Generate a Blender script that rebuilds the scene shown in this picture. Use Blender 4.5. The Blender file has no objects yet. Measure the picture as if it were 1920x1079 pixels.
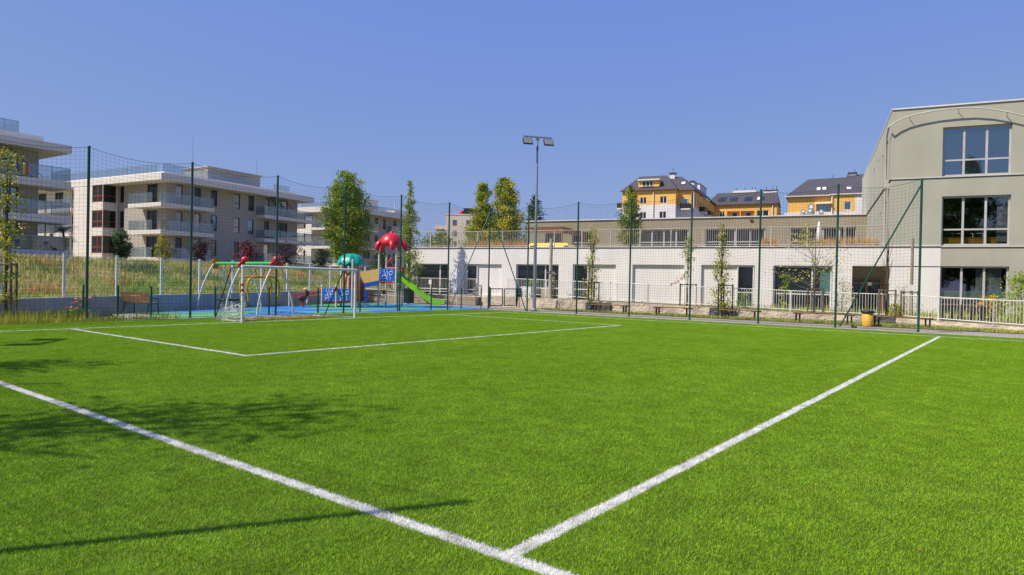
import bpy, bmesh, math, random
from mathutils import Vector, Matrix
R_ = math.radians
SC = bpy.context.scene
COL = SC.collection
rnd = random.Random(7)

# ------------------------------------------------------------------ camera, sky, sun, exposure
cam = bpy.data.cameras.new('camera'); camo = bpy.data.objects.new('camera', cam); COL.objects.link(camo)
cam.sensor_width = 36.0; cam.lens = 36.0 * 1246 / 1920; cam.clip_end = 5000; cam.clip_start = 0.05
ax = [(0.61230283, 0.00602785, 0.79060034), (-0.7903655, -0.02086854, 0.61228006), (0.02018941, -0.99976406, -0.00801366)]
rot = Matrix(((ax[0][0], -ax[0][1], -ax[0][2]), (ax[1][0], -ax[1][1], -ax[1][2]), (ax[2][0], -ax[2][1], -ax[2][2])))
camo.matrix_world = Matrix.Translation((0, 0, 1.63)) @ rot.to_4x4()
SC.camera = camo
SC.view_settings.view_transform = 'Standard'; SC.view_settings.look = 'None'
SC.view_settings.exposure = 0.28; SC.view_settings.gamma = 1.0

SUN_EL, SUN_DIR = R_(50), math.atan2(0.515, -0.857)          # direction towards the sun, seen from above
wd = bpy.data.worlds.new('World'); SC.world = wd; wd.use_nodes = True
wn, wl = wd.node_tree.nodes, wd.node_tree.links
sky = wn.new('ShaderNodeTexSky'); sky.sky_type = 'NISHITA'; sky.sun_disc = False
sky.sun_elevation = SUN_EL; sky.sun_rotation = math.pi / 2 - SUN_DIR
sky.air_density = 1.0; sky.dust_density = 0.6; sky.ozone_density = 3.0; sky.altitude = 100
# the clear late summer sky of the day: softer towards the horizon and a deeper blue than the model's default
sp = wn.new('ShaderNodeSeparateColor'); cb_ = wn.new('ShaderNodeCombineColor'); wl.new(sky.outputs[0], sp.inputs[0])
for i_, (pw, k_) in enumerate(((0.516, 1.094), (0.388, 1.526), (-0.06, 5.35))):
    p_ = wn.new('ShaderNodeMath'); p_.operation = 'POWER'; p_.inputs[1].default_value = pw; q_ = wn.new('ShaderNodeMath'); q_.operation = 'MULTIPLY'; q_.inputs[1].default_value = k_
    wl.new(sp.outputs[i_], p_.inputs[0]); wl.new(p_.outputs[0], q_.inputs[0]); wl.new(q_.outputs[0], cb_.inputs[i_])
wl.new(cb_.outputs[0], wn['Background'].inputs[0]); wn['Background'].inputs[1].default_value = 0.115
sun = bpy.data.lights.new('sun', 'SUN'); suno = bpy.data.objects.new('sun', sun); COL.objects.link(suno)
sun.energy = 4.9; sun.angle = R_(0.5); sun.color = (1.0, 0.91, 0.78)
sd = Vector((math.cos(SUN_EL) * math.cos(SUN_DIR), math.cos(SUN_EL) * math.sin(SUN_DIR), math.sin(SUN_EL)))
suno.rotation_euler = sd.to_track_quat('Z', 'Y').to_euler()

# ------------------------------------------------------------------ helpers
class MB:
    """collects shapes; build() links them as ONE mesh object"""
    def __init__(s, T=None): s.v = []; s.f = []; s.m = []; s.T = T or (lambda a, b, c: (a, b, c)); s.sm = []
    def poly(s, pts, m=0, smooth=False):
        i = len(s.v); s.v += [s.T(*p) for p in pts]; s.f.append(tuple(range(i, i + len(pts)))); s.m.append(m); s.sm.append(smooth)
    def mesh(s, vs, fs, m=0, smooth=False):
        i = len(s.v); s.v += [s.T(*p) for p in vs]
        for f in fs: s.f.append(tuple(i + k for k in f)); s.m.append(m); s.sm.append(smooth)
    def box(s, a0, a1, b0, b1, c0, c1, m=0):
        vs = [(a0,b0,c0),(a1,b0,c0),(a1,b1,c0),(a0,b1,c0),(a0,b0,c1),(a1,b0,c1),(a1,b1,c1),(a0,b1,c1)]
        s.mesh(vs, [(0,3,2,1),(4,5,6,7),(0,1,5,4),(1,2,6,5),(2,3,7,6),(3,0,4,7)], m)
    def prism(s, pl, z0, z1, m=0):
        n = len(pl)
        s.mesh([(x, y, z0) for x, y in pl] + [(x, y, z1) for x, y in pl],
               [tuple(range(n - 1, -1, -1)), tuple(range(n, 2 * n))] + [(i, (i + 1) % n, n + (i + 1) % n, n + i) for i in range(n)], m)
    def tube(s, pts, r, n=6, m=0, smooth=True, caps=True):
        P = [Vector(p) for p in pts]; rs = r if isinstance(r, (list, tuple)) else [r] * len(P)
        vs = []; fs = []; up = None
        for i, p in enumerate(P):
            d = (P[min(i + 1, len(P) - 1)] - P[max(i - 1, 0)]).normalized()
            if up is None: up = Vector((0, 0, 1)) if abs(d.z) < 0.9 else Vector((1, 0, 0))
            u = d.cross(up).normalized(); w = u.cross(d).normalized(); up = w
            for k in range(n):
                a = 2 * math.pi * k / n; vs.append(p + (u * math.cos(a) + w * math.sin(a)) * rs[i])
        for i in range(len(P) - 1):
            for k in range(n):
                k2 = (k + 1) % n; fs.append((i * n + k, i * n + k2, (i + 1) * n + k2, (i + 1) * n + k))
        s.mesh(vs, fs, m, smooth)
        if caps:
            s.mesh(vs[:n], [tuple(range(n))], m); s.mesh(vs[-n:], [tuple(range(n))], m)
    def lathe(s, x, y, prof, n=16, m=0, smooth=True, mod=None):
        vs = []; fs = []
        for (r, z) in prof:
            for k in range(n):
                a = 2 * math.pi * k / n; q = r * (mod(a, r, z) if mod else 1)
                vs.append((x + q * math.cos(a), y + q * math.sin(a), z))
        for i in range(len(prof) - 1):
            for k in range(n):
                k2 = (k + 1) % n; fs.append((i * n + k, i * n + k2, (i + 1) * n + k2, (i + 1) * n + k))
        s.mesh(vs, fs, m, smooth)
    def ball(s, c, r, m=0, n=10, sq=(1, 1, 1)):
        prof = [(math.sin(math.pi * i / n), -math.cos(math.pi * i / n)) for i in range(n + 1)]
        vs = []; fs = []
        for (q, z) in prof:
            for k in range(n):
                a = 2 * math.pi * k / n
                vs.append((c[0] + r * q * math.cos(a) * sq[0], c[1] + r * q * math.sin(a) * sq[1], c[2] + r * z * sq[2]))
        for i in range(n):
            for k in range(n):
                k2 = (k + 1) % n; fs.append((i * n + k, i * n + k2, (i + 1) * n + k2, (i + 1) * n + k))
        s.mesh(vs, fs, m, True)
    def build(s, name, mats, parent=None, uv=True):
        me = bpy.data.meshes.new(name); me.from_pydata([tuple(v) for v in s.v], [], s.f)
        for q in (mats if isinstance(mats, (list, tuple)) else [mats]): me.materials.append(q)
        me.polygons.foreach_set('material_index', s.m); me.polygons.foreach_set('use_smooth', s.sm)
        if uv:
            lay = me.uv_layers.new(name='UVMap'); co = me.vertices; dat = lay.data
            for p in me.polygons:
                n = p.normal; ax_, ay_, az_ = abs(n.x), abs(n.y), abs(n.z)
                for li in p.loop_indices:
                    c = co[me.loops[li].vertex_index].co
                    dat[li].uv = (c.x, c.y) if az_ > 0.7 else ((c.y, c.z) if ax_ > ay_ else (c.x, c.z))
        me.update()
        o = bpy.data.objects.new(name, me); COL.objects.link(o)
        if parent: o.parent = parent
        return o

def tag(o, label, cat, group=None):
    o['label'] = label; o['category'] = cat
    if group: o['group'] = group
    return o
def thing(name, label, cat, loc=(0, 0, 0), rotz=0.0, group=None):
    o = bpy.data.objects.new(name, None); COL.objects.link(o); o.location = loc; o.rotation_euler = (0, 0, rotz)
    return tag(o, label, cat, group)
def struct(name, mb, mats, kind='structure'):
    o = mb.build(name, mats); o['kind'] = kind; return o

def mat(name, c1, c2=None, scale=3.0, rough=0.7, spec=0.3, metal=0.0, bump=0.0, bscale=40.0, detail=4.0, coat=0.0, streak=0.0):
    m = bpy.data.materials.new(name); m.use_nodes = True; N, L = m.node_tree.nodes, m.node_tree.links
    b = N['Principled BSDF']; b.inputs['Roughness'].default_value = rough; b.inputs['Metallic'].default_value = metal
    b.inputs['Specular IOR Level'].default_value = spec; b.inputs['Coat Weight'].default_value = coat
    c2 = c2 or tuple(x * 0.86 for x in c1)
    tc = N.new('ShaderNodeTexCoord'); no = N.new('ShaderNodeTexNoise'); no.inputs['Scale'].default_value = scale; no.inputs['Detail'].default_value = detail
    L.new(tc.outputs['Object'], no.inputs['Vector'])
    rp = N.new('ShaderNodeValToRGB'); rp.color_ramp.elements[0].position = 0.35; rp.color_ramp.elements[1].position = 0.65
    rp.color_ramp.elements[0].color = (*c2, 1); rp.color_ramp.elements[1].color = (*c1, 1)
    L.new(no.outputs['Fac'], rp.inputs[0]); L.new(rp.outputs[0], b.inputs['Base Color'])
    if streak:                                                    # faint rain streaks and grime running down the wall
        mp = N.new('ShaderNodeMapping'); mp.inputs['Scale'].default_value = (1.5, 1.5, 0.3); ns = N.new('ShaderNodeTexNoise'); ns.inputs['Scale'].default_value = 1.6; ns.inputs['Detail'].default_value = 7
        L.new(tc.outputs['Object'], mp.inputs[0]); L.new(mp.outputs[0], ns.inputs['Vector']); mr = N.new('ShaderNodeMapRange'); mr.inputs[1].default_value = 0.3; mr.inputs[2].default_value = 0.62; mr.inputs[3].default_value = 1 - streak; mr.inputs[4].default_value = 1.0
        L.new(ns.outputs['Fac'], mr.inputs[0]); mm = N.new('ShaderNodeMix'); mm.data_type = 'RGBA'; mm.blend_type = 'MULTIPLY'; mm.inputs['Factor'].default_value = 1.0
        L.new(rp.outputs[0], mm.inputs[6]); L.new(mr.outputs[0], mm.inputs[7]); L.new(mm.outputs[2], b.inputs['Base Color'])
    if bump:
        n2 = N.new('ShaderNodeTexNoise'); n2.inputs['Scale'].default_value = bscale; n2.inputs['Detail'].default_value = 5
        bp = N.new('ShaderNodeBump'); bp.inputs['Strength'].default_value = bump; bp.inputs['Distance'].default_value = 0.02
        L.new(tc.outputs['Object'], n2.inputs['Vector']); L.new(n2.outputs['Fac'], bp.inputs['Height']); L.new(bp.outputs[0], b.inputs['Normal'])
    return m
def brick(name, c1, c2, mortar, w, h, ms=0.012, rough=0.75, off=0.5, bump=0.3):
    m = bpy.data.materials.new(name); m.use_nodes = True; N, L = m.node_tree.nodes, m.node_tree.links
    b = N['Principled BSDF']; b.inputs['Roughness'].default_value = rough; b.inputs['Specular IOR Level'].default_value = 0.25
    uv = N.new('ShaderNodeUVMap'); t = N.new('ShaderNodeTexBrick'); t.offset = off
    t.inputs['Color1'].default_value = (*c1, 1); t.inputs['Color2'].default_value = (*c2, 1); t.inputs['Mortar'].default_value = (*mortar, 1)
    t.inputs['Scale'].default_value = 1.0; t.inputs['Brick Width'].default_value = w; t.inputs['Row Height'].default_value = h; t.inputs['Mortar Size'].default_value = ms
    L.new(uv.outputs[0], t.inputs['Vector'])
    no = N.new('ShaderNodeTexNoise'); no.inputs['Scale'].default_value = 0.6; no.inputs['Detail'].default_value = 6; L.new(uv.outputs[0], no.inputs['Vector'])
    mx = N.new('ShaderNodeMix'); mx.data_type = 'RGBA'; mx.blend_type = 'MULTIPLY'; mx.inputs['Factor'].default_value = 0.35
    L.new(t.outputs['Color'], mx.inputs[6]); L.new(no.outputs['Fac'], mx.inputs[7]); 
    rp = N.new('ShaderNodeMapRange'); rp.inputs[3].default_value = 0.7; rp.inputs[4].default_value = 1.2
    L.new(no.outputs['Fac'], rp.inputs[0]); L.new(rp.outputs[0], mx.inputs[7])
    L.new(mx.outputs[2], b.inputs['Base Color'])
    if bump:
        bp = N.new('ShaderNodeBump'); bp.inputs['Strength'].default_value = bump; bp.inputs['Distance'].default_value = 0.01; bp.invert = True
        L.new(t.outputs['Fac'], bp.inputs['Height']); L.new(bp.outputs[0], b.inputs['Normal'])
    return m
def glass_opaque(name, c, gloss=0.25, tint=(1, 1, 1)):
    m = bpy.data.materials.new(name); m.use_nodes = True; N, L = m.node_tree.nodes, m.node_tree.links
    out = N['Material Output']; b = N['Principled BSDF']; b.inputs['Base Color'].default_value = (*c, 1); b.inputs['Roughness'].default_value = 0.5; b.inputs['Specular IOR Level'].default_value = 0.1
    g = N.new('ShaderNodeBsdfGlossy'); g.inputs['Roughness'].default_value = 0.02; g.inputs['Color'].default_value = (*tint, 1)
    tc = N.new('ShaderNodeTexCoord'); no = N.new('ShaderNodeTexNoise'); no.inputs['Scale'].default_value = 0.9; bp = N.new('ShaderNodeBump')
    bp.inputs['Strength'].default_value = 0.02; bp.inputs['Distance'].default_value = 0.1
    L.new(tc.outputs['Object'], no.inputs['Vector']); L.new(no.outputs['Fac'], bp.inputs['Height']); L.new(bp.outputs[0], g.inputs['Normal'])
    mx = N.new('ShaderNodeMixShader'); mx.inputs[0].default_value = gloss
    L.new(b.outputs[0], mx.inputs[1]); L.new(g.outputs[0], mx.inputs[2]); L.new(mx.outputs[0], out.inputs['Surface'])
    return m
def glass_clear(name, tint, gloss=0.25, dirt=0.0):
    m = bpy.data.materials.new(name); m.use_nodes = True; N, L = m.node_tree.nodes, m.node_tree.links
    out = N['Material Output']; N.remove(N['Principled BSDF'])
    t = N.new('ShaderNodeBsdfTransparent'); t.inputs[0].default_value = (*tint, 1)
    g = N.new('ShaderNodeBsdfGlossy'); g.inputs['Roughness'].default_value = 0.02
    mx = N.new('ShaderNodeMixShader'); mx.inputs[0].default_value = gloss
    L.new(t.outputs[0], mx.inputs[1]); L.new(g.outputs[0], mx.inputs[2])
    if dirt:
        d = N.new('ShaderNodeBsdfDiffuse'); d.inputs[0].default_value = (0.5, 0.6, 0.6, 1)
        m2 = N.new('ShaderNodeMixShader'); m2.inputs[0].default_value = dirt
        L.new(mx.outputs[0], m2.inputs[1]); L.new(d.outputs[0], m2.inputs[2]); mx = m2
    L.new(mx.outputs[0], out.inputs['Surface'])
    return m
def leafmat(name, c, tr=0.2):
    m = bpy.data.materials.new(name); m.use_nodes = True; N, L = m.node_tree.nodes, m.node_tree.links
    out = N['Material Output']; b = N['Principled BSDF']; b.inputs['Roughness'].default_value = 0.55; b.inputs['Specular IOR Level'].default_value = 0.3
    tc = N.new('ShaderNodeTexCoord'); no = N.new('ShaderNodeTexNoise'); no.inputs['Scale'].default_value = 2.5; no.inputs['Detail'].default_value = 3
    rp = N.new('ShaderNodeValToRGB'); rp.color_ramp.elements[0].position = 0.3; rp.color_ramp.elements[1].position = 0.7
    rp.color_ramp.elements[0].color = (*[x * 0.75 for x in c], 1); rp.color_ramp.elements[1].color = (*[min(1, x * 1.25) for x in c], 1)
    L.new(tc.outputs['Object'], no.inputs['Vector']); L.new(no.outputs['Fac'], rp.inputs[0]); L.new(rp.outputs[0], b.inputs['Base Color'])
    t = N.new('ShaderNodeBsdfTranslucent'); L.new(rp.outputs[0], t.inputs[0])
    mx = N.new('ShaderNodeMixShader'); mx.inputs[0].default_value = tr
    L.new(b.outputs[0], mx.inputs[1]); L.new(t.outputs[0], mx.inputs[2]); L.new(mx.outputs[0], out.inputs['Surface'])
    return m

# ------------------------------------------------------------------ materials
M = {}
M['green_metal'] = mat('green powder coat', (0.006, 0.075, 0.05), (0.004, 0.055, 0.037), 2, 0.4, 0.5)
M['net'] = mat('green net cord', (0.008, 0.05, 0.03), rough=0.8)
M['steel'] = mat('galvanised steel', (0.36, 0.38, 0.4), (0.28, 0.3, 0.33), 6, 0.45, 0.5, 0.6)
M['white_metal'] = mat('white metal', (0.75, 0.75, 0.73), (0.66, 0.66, 0.64), 4, 0.4, 0.5)
M['rail_grey'] = mat('pale grey railing paint', (0.7, 0.67, 0.62), (0.62, 0.59, 0.54), 4, 0.45, 0.4)
M['white_plaster'] = mat('white render', (0.8, 0.765, 0.72), (0.74, 0.705, 0.66), 0.5, 0.85, 0.2, bump=0.15, bscale=60, streak=0.05)
M['sage'] = mat('sage render', (0.42, 0.415, 0.34), (0.385, 0.38, 0.31), 0.5, 0.85, 0.2, bump=0.12, bscale=60, streak=0.045)
M['taupe'] = mat('taupe render', (0.33, 0.285, 0.205), (0.3, 0.258, 0.185), 0.5, 0.85, 0.2, bump=0.12, bscale=60, streak=0.06)
M['coping'] = mat('pale coping', (0.72, 0.7, 0.68), rough=0.5)
M['dark_line'] = mat('dark joint and shade line', (0.08, 0.075, 0.07))  # dark tone for joints and for the shade painted under the coping
M['frame_white'] = mat('white window frame', (0.74, 0.73, 0.72), rough=0.4)
M['frame_grey'] = mat('light grey aluminium frame', (0.52, 0.5, 0.5), rough=0.4, spec=0.5)
M['frame_dark'] = mat('dark window frame', (0.03, 0.028, 0.03), rough=0.4)
M['frame_red'] = mat('russet window frame', (0.25, 0.05, 0.025), rough=0.45)
M['glass_dark'] = glass_opaque('dark glass', (0.008, 0.012, 0.014), 0.045)
M['glass_sky'] = glass_opaque('reflecting glass', (0.012, 0.018, 0.028), 0.30, (0.75, 0.92, 1.0))
M['glass_blind'] = glass_opaque('blind behind glass', (0.26, 0.25, 0.23), 0.12)
M['glass_room'] = glass_clear('tinted window glass', (0.62, 0.66, 0.66), 0.24)
M['glass_rail'] = glass_clear('balcony glass', (0.80, 0.84, 0.85), 0.12, 0.05)
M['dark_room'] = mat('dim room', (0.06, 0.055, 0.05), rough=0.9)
M['curtain'] = mat('grey curtain', (0.35, 0.36, 0.4), (0.25, 0.26, 0.3), 8, 0.9)
M['curtain_teal'] = mat('teal curtain', (0.1, 0.22, 0.2), (0.06, 0.15, 0.14), 8, 0.9)
M['film'] = mat('frosted teal film', (0.16, 0.3, 0.27), rough=0.4)
M['tile_pale'] = brick('pale slab cladding', (0.72, 0.68, 0.63), (0.69, 0.65, 0.60), (0.48, 0.45, 0.41), 0.6, 0.3)
M['tile_grey'] = brick('grey beige slab cladding', (0.43, 0.39, 0.35), (0.40, 0.365, 0.33), (0.27, 0.245, 0.22), 0.6, 0.3)
M['fascia'] = brick('pale fascia panels', (0.70, 0.66, 0.61), (0.67, 0.63, 0.58), (0.48, 0.45, 0.41), 1.2, 0.4, 0.014)
M['soffit'] = mat('warm grey soffit', (0.45, 0.4, 0.35))
M['pale_wall'] = mat('cream far wall', (0.66, 0.58, 0.49), (0.6, 0.53, 0.44), 0.3, 0.85)
M['yellow_wall'] = mat('yellow render', (0.82, 0.47, 0.12), (0.77, 0.44, 0.11), 0.4, 0.85)
M['white_wall2'] = mat('off white render', (0.74, 0.71, 0.7), (0.68, 0.65, 0.64), 0.4, 0.85)
M['roof_tile'] = brick('dark slate tiles', (0.085, 0.078, 0.092), (0.10, 0.09, 0.105), (0.05, 0.048, 0.055), 0.35, 0.3, 0.03, 0.6)
M['wood'] = mat('weathered timber', (0.30, 0.15, 0.07), (0.2, 0.1, 0.05), 6, 0.75, bump=0.2)
M['wood_grey'] = mat('grey weathered stake', (0.2, 0.15, 0.1), (0.13, 0.1, 0.07), 8, 0.85, bump=0.3)
M['rail_beige'] = mat('beige grey railing', (0.5, 0.46, 0.4), (0.42, 0.385, 0.335), 4, 0.5)
M['black_metal'] = mat('black metal', (0.02, 0.02, 0.02), rough=0.5)
M['black_plastic'] = mat('black plastic', (0.015, 0.015, 0.017), rough=0.45, spec=0.4)
M['yellow_plastic'] = mat('mustard plastic', (0.72, 0.43, 0.06), (0.66, 0.39, 0.05), 3, 0.5)
M['asphalt'] = mat('grey paving', (0.24, 0.215, 0.2), (0.18, 0.16, 0.15), 1.2, 0.9, 0.2, bump=0.3, bscale=80)
M['pavers'] = brick('grey pavers', (0.36, 0.315, 0.29), (0.32, 0.28, 0.255), (0.2, 0.175, 0.16), 0.2, 0.1, 0.008, 0.9)
M['kerb'] = mat('concrete edging', (0.42, 0.4, 0.37), (0.33, 0.31, 0.29), 4, 0.9, bump=0.2)
M['concrete'] = mat('grey concrete', (0.42, 0.42, 0.41), (0.34, 0.34, 0.335), 1.0, 0.85, bump=0.15)
M['rough_stone'] = mat('rough stone render', (0.52, 0.44, 0.34), (0.31, 0.265, 0.22), 1.6, 0.95, 0.1, bump=0.7, bscale=7, detail=8)
M['blue'] = mat('blue plastic', (0.01, 0.14, 0.62), (0.01, 0.12, 0.55), 3, 0.35, 0.5)
M['red'] = mat('red plastic', (0.62, 0.015, 0.03), (0.55, 0.012, 0.025), 3, 0.35, 0.5)
M['lime'] = mat('lime plastic', (0.27, 0.62, 0.015), (0.24, 0.56, 0.012), 3, 0.35, 0.5)
M['beam_green'] = mat('bright green beam', (0.03, 0.5, 0.06), rough=0.35, spec=0.5)
M['teal'] = mat('teal plastic', (0.004, 0.36, 0.27), (0.003, 0.3, 0.22), 3, 0.35, 0.5)
M['yellow'] = mat('warm yellow plastic', (0.95, 0.62, 0.2), (0.9, 0.58, 0.18), 3, 0.45, 0.4)
M['orange'] = mat('orange plastic', (0.8, 0.2, 0.02), rough=0.4)
M['bright_yellow'] = mat('bright yellow cover', (0.85, 0.6, 0.01), rough=0.5)
M['mustard'] = mat('mustard steel', (0.6, 0.33, 0.03), rough=0.4)
M['lamp_face'] = mat('lamp glass', (0.23, 0.24, 0.2), (0.17, 0.18, 0.15), 12, 0.25, 0.6)
M['bark'] = mat('brown bark', (0.13, 0.09, 0.06), (0.07, 0.05, 0.035), 12, 0.9, bump=0.5)
M['bark_grey'] = mat('grey bark', (0.23, 0.2, 0.16), (0.13, 0.11, 0.09), 12, 0.9, bump=0.5)
M['cloth'] = mat('pale blue cloth', (0.62, 0.68, 0.8), (0.5, 0.56, 0.7), 8, 0.9)
M['net_white'] = mat('white cord', (0.7, 0.68, 0.64), rough=0.9)
LM = {}
for n_, c_ in dict(green=(0.15, 0.215, 0.022), mid=(0.085, 0.145, 0.02), dark=(0.025, 0.05, 0.015), olive=(0.21, 0.21, 0.025), yellow=(0.42, 0.32, 0.03),
                   gold=(0.36, 0.21, 0.02), purple=(0.045, 0.016, 0.024), plum=(0.03, 0.018, 0.025), conifer=(0.02, 0.042, 0.015), rust=(0.42, 0.17, 0.05), red=(0.26, 0.03, 0.035),
                   dry=(0.42, 0.31, 0.12), straw=(0.36, 0.27, 0.08), lush=(0.16, 0.26, 0.02), grey=(0.3, 0.27, 0.2)).items(): LM[n_] = leafmat('leaf ' + n_, tuple(x * 1.7 for x in c_))

# ------------------------------------------------------------------ ground, terrain, turf
def ramp2(N, L, src, c1, c2, p1=0.4, p2=0.6):
    rp = N.new('ShaderNodeValToRGB'); rp.color_ramp.elements[0].position = p1; rp.color_ramp.elements[1].position = p2
    rp.color_ramp.elements[0].color = (*c1, 1); rp.color_ramp.elements[1].color = (*c2, 1); L.new(src, rp.inputs[0]); return rp.outputs[0]
def noise(N, L, vec, scale, detail=4):
    n = N.new('ShaderNodeTexNoise'); n.inputs['Scale'].default_value = scale; n.inputs['Detail'].default_value = detail; L.new(vec, n.inputs['Vector']); return n
def mth(N, L, op, a, b=None, c=None):
    n = N.new('ShaderNodeMath'); n.operation = op
    for i, q in enumerate((a, b, c)):
        if q is None: continue
        if isinstance(q, (int, float)): n.inputs[i].default_value = q
        else: L.new(q, n.inputs[i])
    return n.outputs[0]

PITCH_LINES = [  # x centre, y centre, half width x, half length y of every painted line, metres
    (27.80, 3.5, 0.055, 18.56), (14.4, 22.0, 13.4, 0.055), (3.10, 3.5, 0.055, 18.56), (15.45, 2.40, 12.35, 0.055),
    (7.46, 17.3, 0.06, 4.7), (15.42, 12.66, 8.02, 0.055), (23.38, 17.3, 0.055, 4.7)]
def turf_material(name, greens, wob, white=(0.9, 0.89, 0.87), rand=True):
    m = bpy.data.materials.new(name); m.use_nodes = True; N, L = m.node_tree.nodes, m.node_tree.links
    b = N['Principled BSDF']; b.inputs['Roughness'].default_value = 0.55; b.inputs['Specular IOR Level'].default_value = 0.16
    b.inputs['Sheen Weight'].default_value = 0.12; b.inputs['Sheen Roughness'].default_value = 0.4; b.inputs['Sheen Tint'].default_value = (0.9, 1.0, 0.5, 1)
    g = N.new('ShaderNodeNewGeometry'); pos = g.outputs['Position']
    n1 = noise(N, L, pos, 90, 2)
    ad = N.new('ShaderNodeVectorMath'); ad.operation = 'MULTIPLY_ADD'
    L.new(n1.outputs['Color'], ad.inputs[0]); ad.inputs[1].default_value = (wob, wob, 0); L.new(pos, ad.inputs[2])
    a2 = N.new('ShaderNodeVectorMath'); L.new(ad.outputs[0], a2.inputs[0]); a2.inputs[1].default_value = (-wob / 2, -wob / 2, 0)
    nw = noise(N, L, pos, 1.7, 3); aw = N.new('ShaderNodeVectorMath'); aw.operation = 'MULTIPLY_ADD'; L.new(nw.outputs['Color'], aw.inputs[0]); aw.inputs[1].default_value = (.022, .022, 0); L.new(a2.outputs[0], aw.inputs[2])
    a2 = N.new('ShaderNodeVectorMath'); L.new(aw.outputs[0], a2.inputs[0]); a2.inputs[1].default_value = (-.011, -.011, 0)
    sx = N.new('ShaderNodeSeparateXYZ'); L.new(a2.outputs[0], sx.inputs[0]); X, Y = sx.outputs[0], sx.outputs[1]
    tot = None
    for (xc, yc, hx, hy) in PITCH_LINES:
        k = mth(N, L, 'MULTIPLY', mth(N, L, 'COMPARE', X, xc, hx), mth(N, L, 'COMPARE', Y, yc, hy))
        tot = k if tot is None else mth(N, L, 'MAXIMUM', tot, k)
    big = noise(N, L, pos, 0.55, 5); mid = noise(N, L, pos, 3.2, 6)
    if rand:
        src = g.outputs['Random Per Island']
    else: src = noise(N, L, pos, 160, 2).outputs['Fac']
    c = ramp2(N, L, src, greens[0], greens[1], 0.1, 0.9)
    mx = N.new('ShaderNodeMix'); mx.data_type = 'RGBA'; mx.blend_type = 'MIX'
    L.new(ramp2(N, L, big.outputs['Fac'], (0, 0, 0), (1, 1, 1), 0.3, 0.75), mx.inputs['Factor'])
    L.new(c, mx.inputs[6]); L.new(ramp2(N, L, src, greens[2], greens[3], 0.1, 0.9), mx.inputs[7])
    m3 = N.new('ShaderNodeMix'); m3.data_type = 'RGBA'; m3.blend_type = 'MULTIPLY'; m3.inputs['Factor'].default_value = 1.0
    L.new(mx.outputs[2], m3.inputs[6]); L.new(ramp2(N, L, mid.outputs['Fac'], (0.82, 0.84, 0.82), (1.08, 1.07, 1.07), 0.36, 0.64), m3.inputs[7])
    if rand: tot = mth(N, L, 'MULTIPLY', tot, mth(N, L, 'GREATER_THAN', g.outputs['Random Per Island'], 0.03))
    m2 = N.new('ShaderNodeMix'); m2.data_type = 'RGBA'
    L.new(tot, m2.inputs['Factor']); L.new(m3.outputs[2], m2.inputs[6]); L.new(ramp2(N, L, noise(N, L, pos, 5, 6).outputs['Fac'], tuple(q * .72 for q in white), white, .36, .56), m2.inputs[7])
    L.new(m2.outputs[2], b.inputs['Base Color'])
    if rand:
        t = N.new('ShaderNodeBsdfTranslucent'); L.new(m2.outputs[2], t.inputs[0]); ms = N.new('ShaderNodeMixShader'); ms.inputs[0].default_value = 0.32
        L.new(b.outputs[0], ms.inputs[1]); L.new(t.outputs[0], ms.inputs[2]); L.new(ms.outputs[0], N['Material Output'].inputs['Surface'])
    return m
TURF_G = [(0.085, 0.205, 0.008), (0.37, 0.58, 0.02), (0.12, 0.265, 0.009), (0.46, 0.67, 0.045)]
TURF_B = [tuple(x * 0.35 for x in c) for c in TURF_G]  # backing greens darkened to deepen the self-shadow between the blades
g = MB(); g.box(-1500, 1500, -1500, 1500, -0.6, -0.08); struct('ground', g, mat('dry soil', (0.16, 0.14, 0.08), (0.11, 0.11, 0.05), 0.4, 0.95))
g = MB(); g.poly([(-6, -16, 0), (29.85, -16, 0), (29.85, 25.1, 0), (-6, 25.1, 0)])
struct('artificial_turf', g, turf_material('turf backing', TURF_B, 0.02, (0.55, 0.55, 0.5), False))

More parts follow.
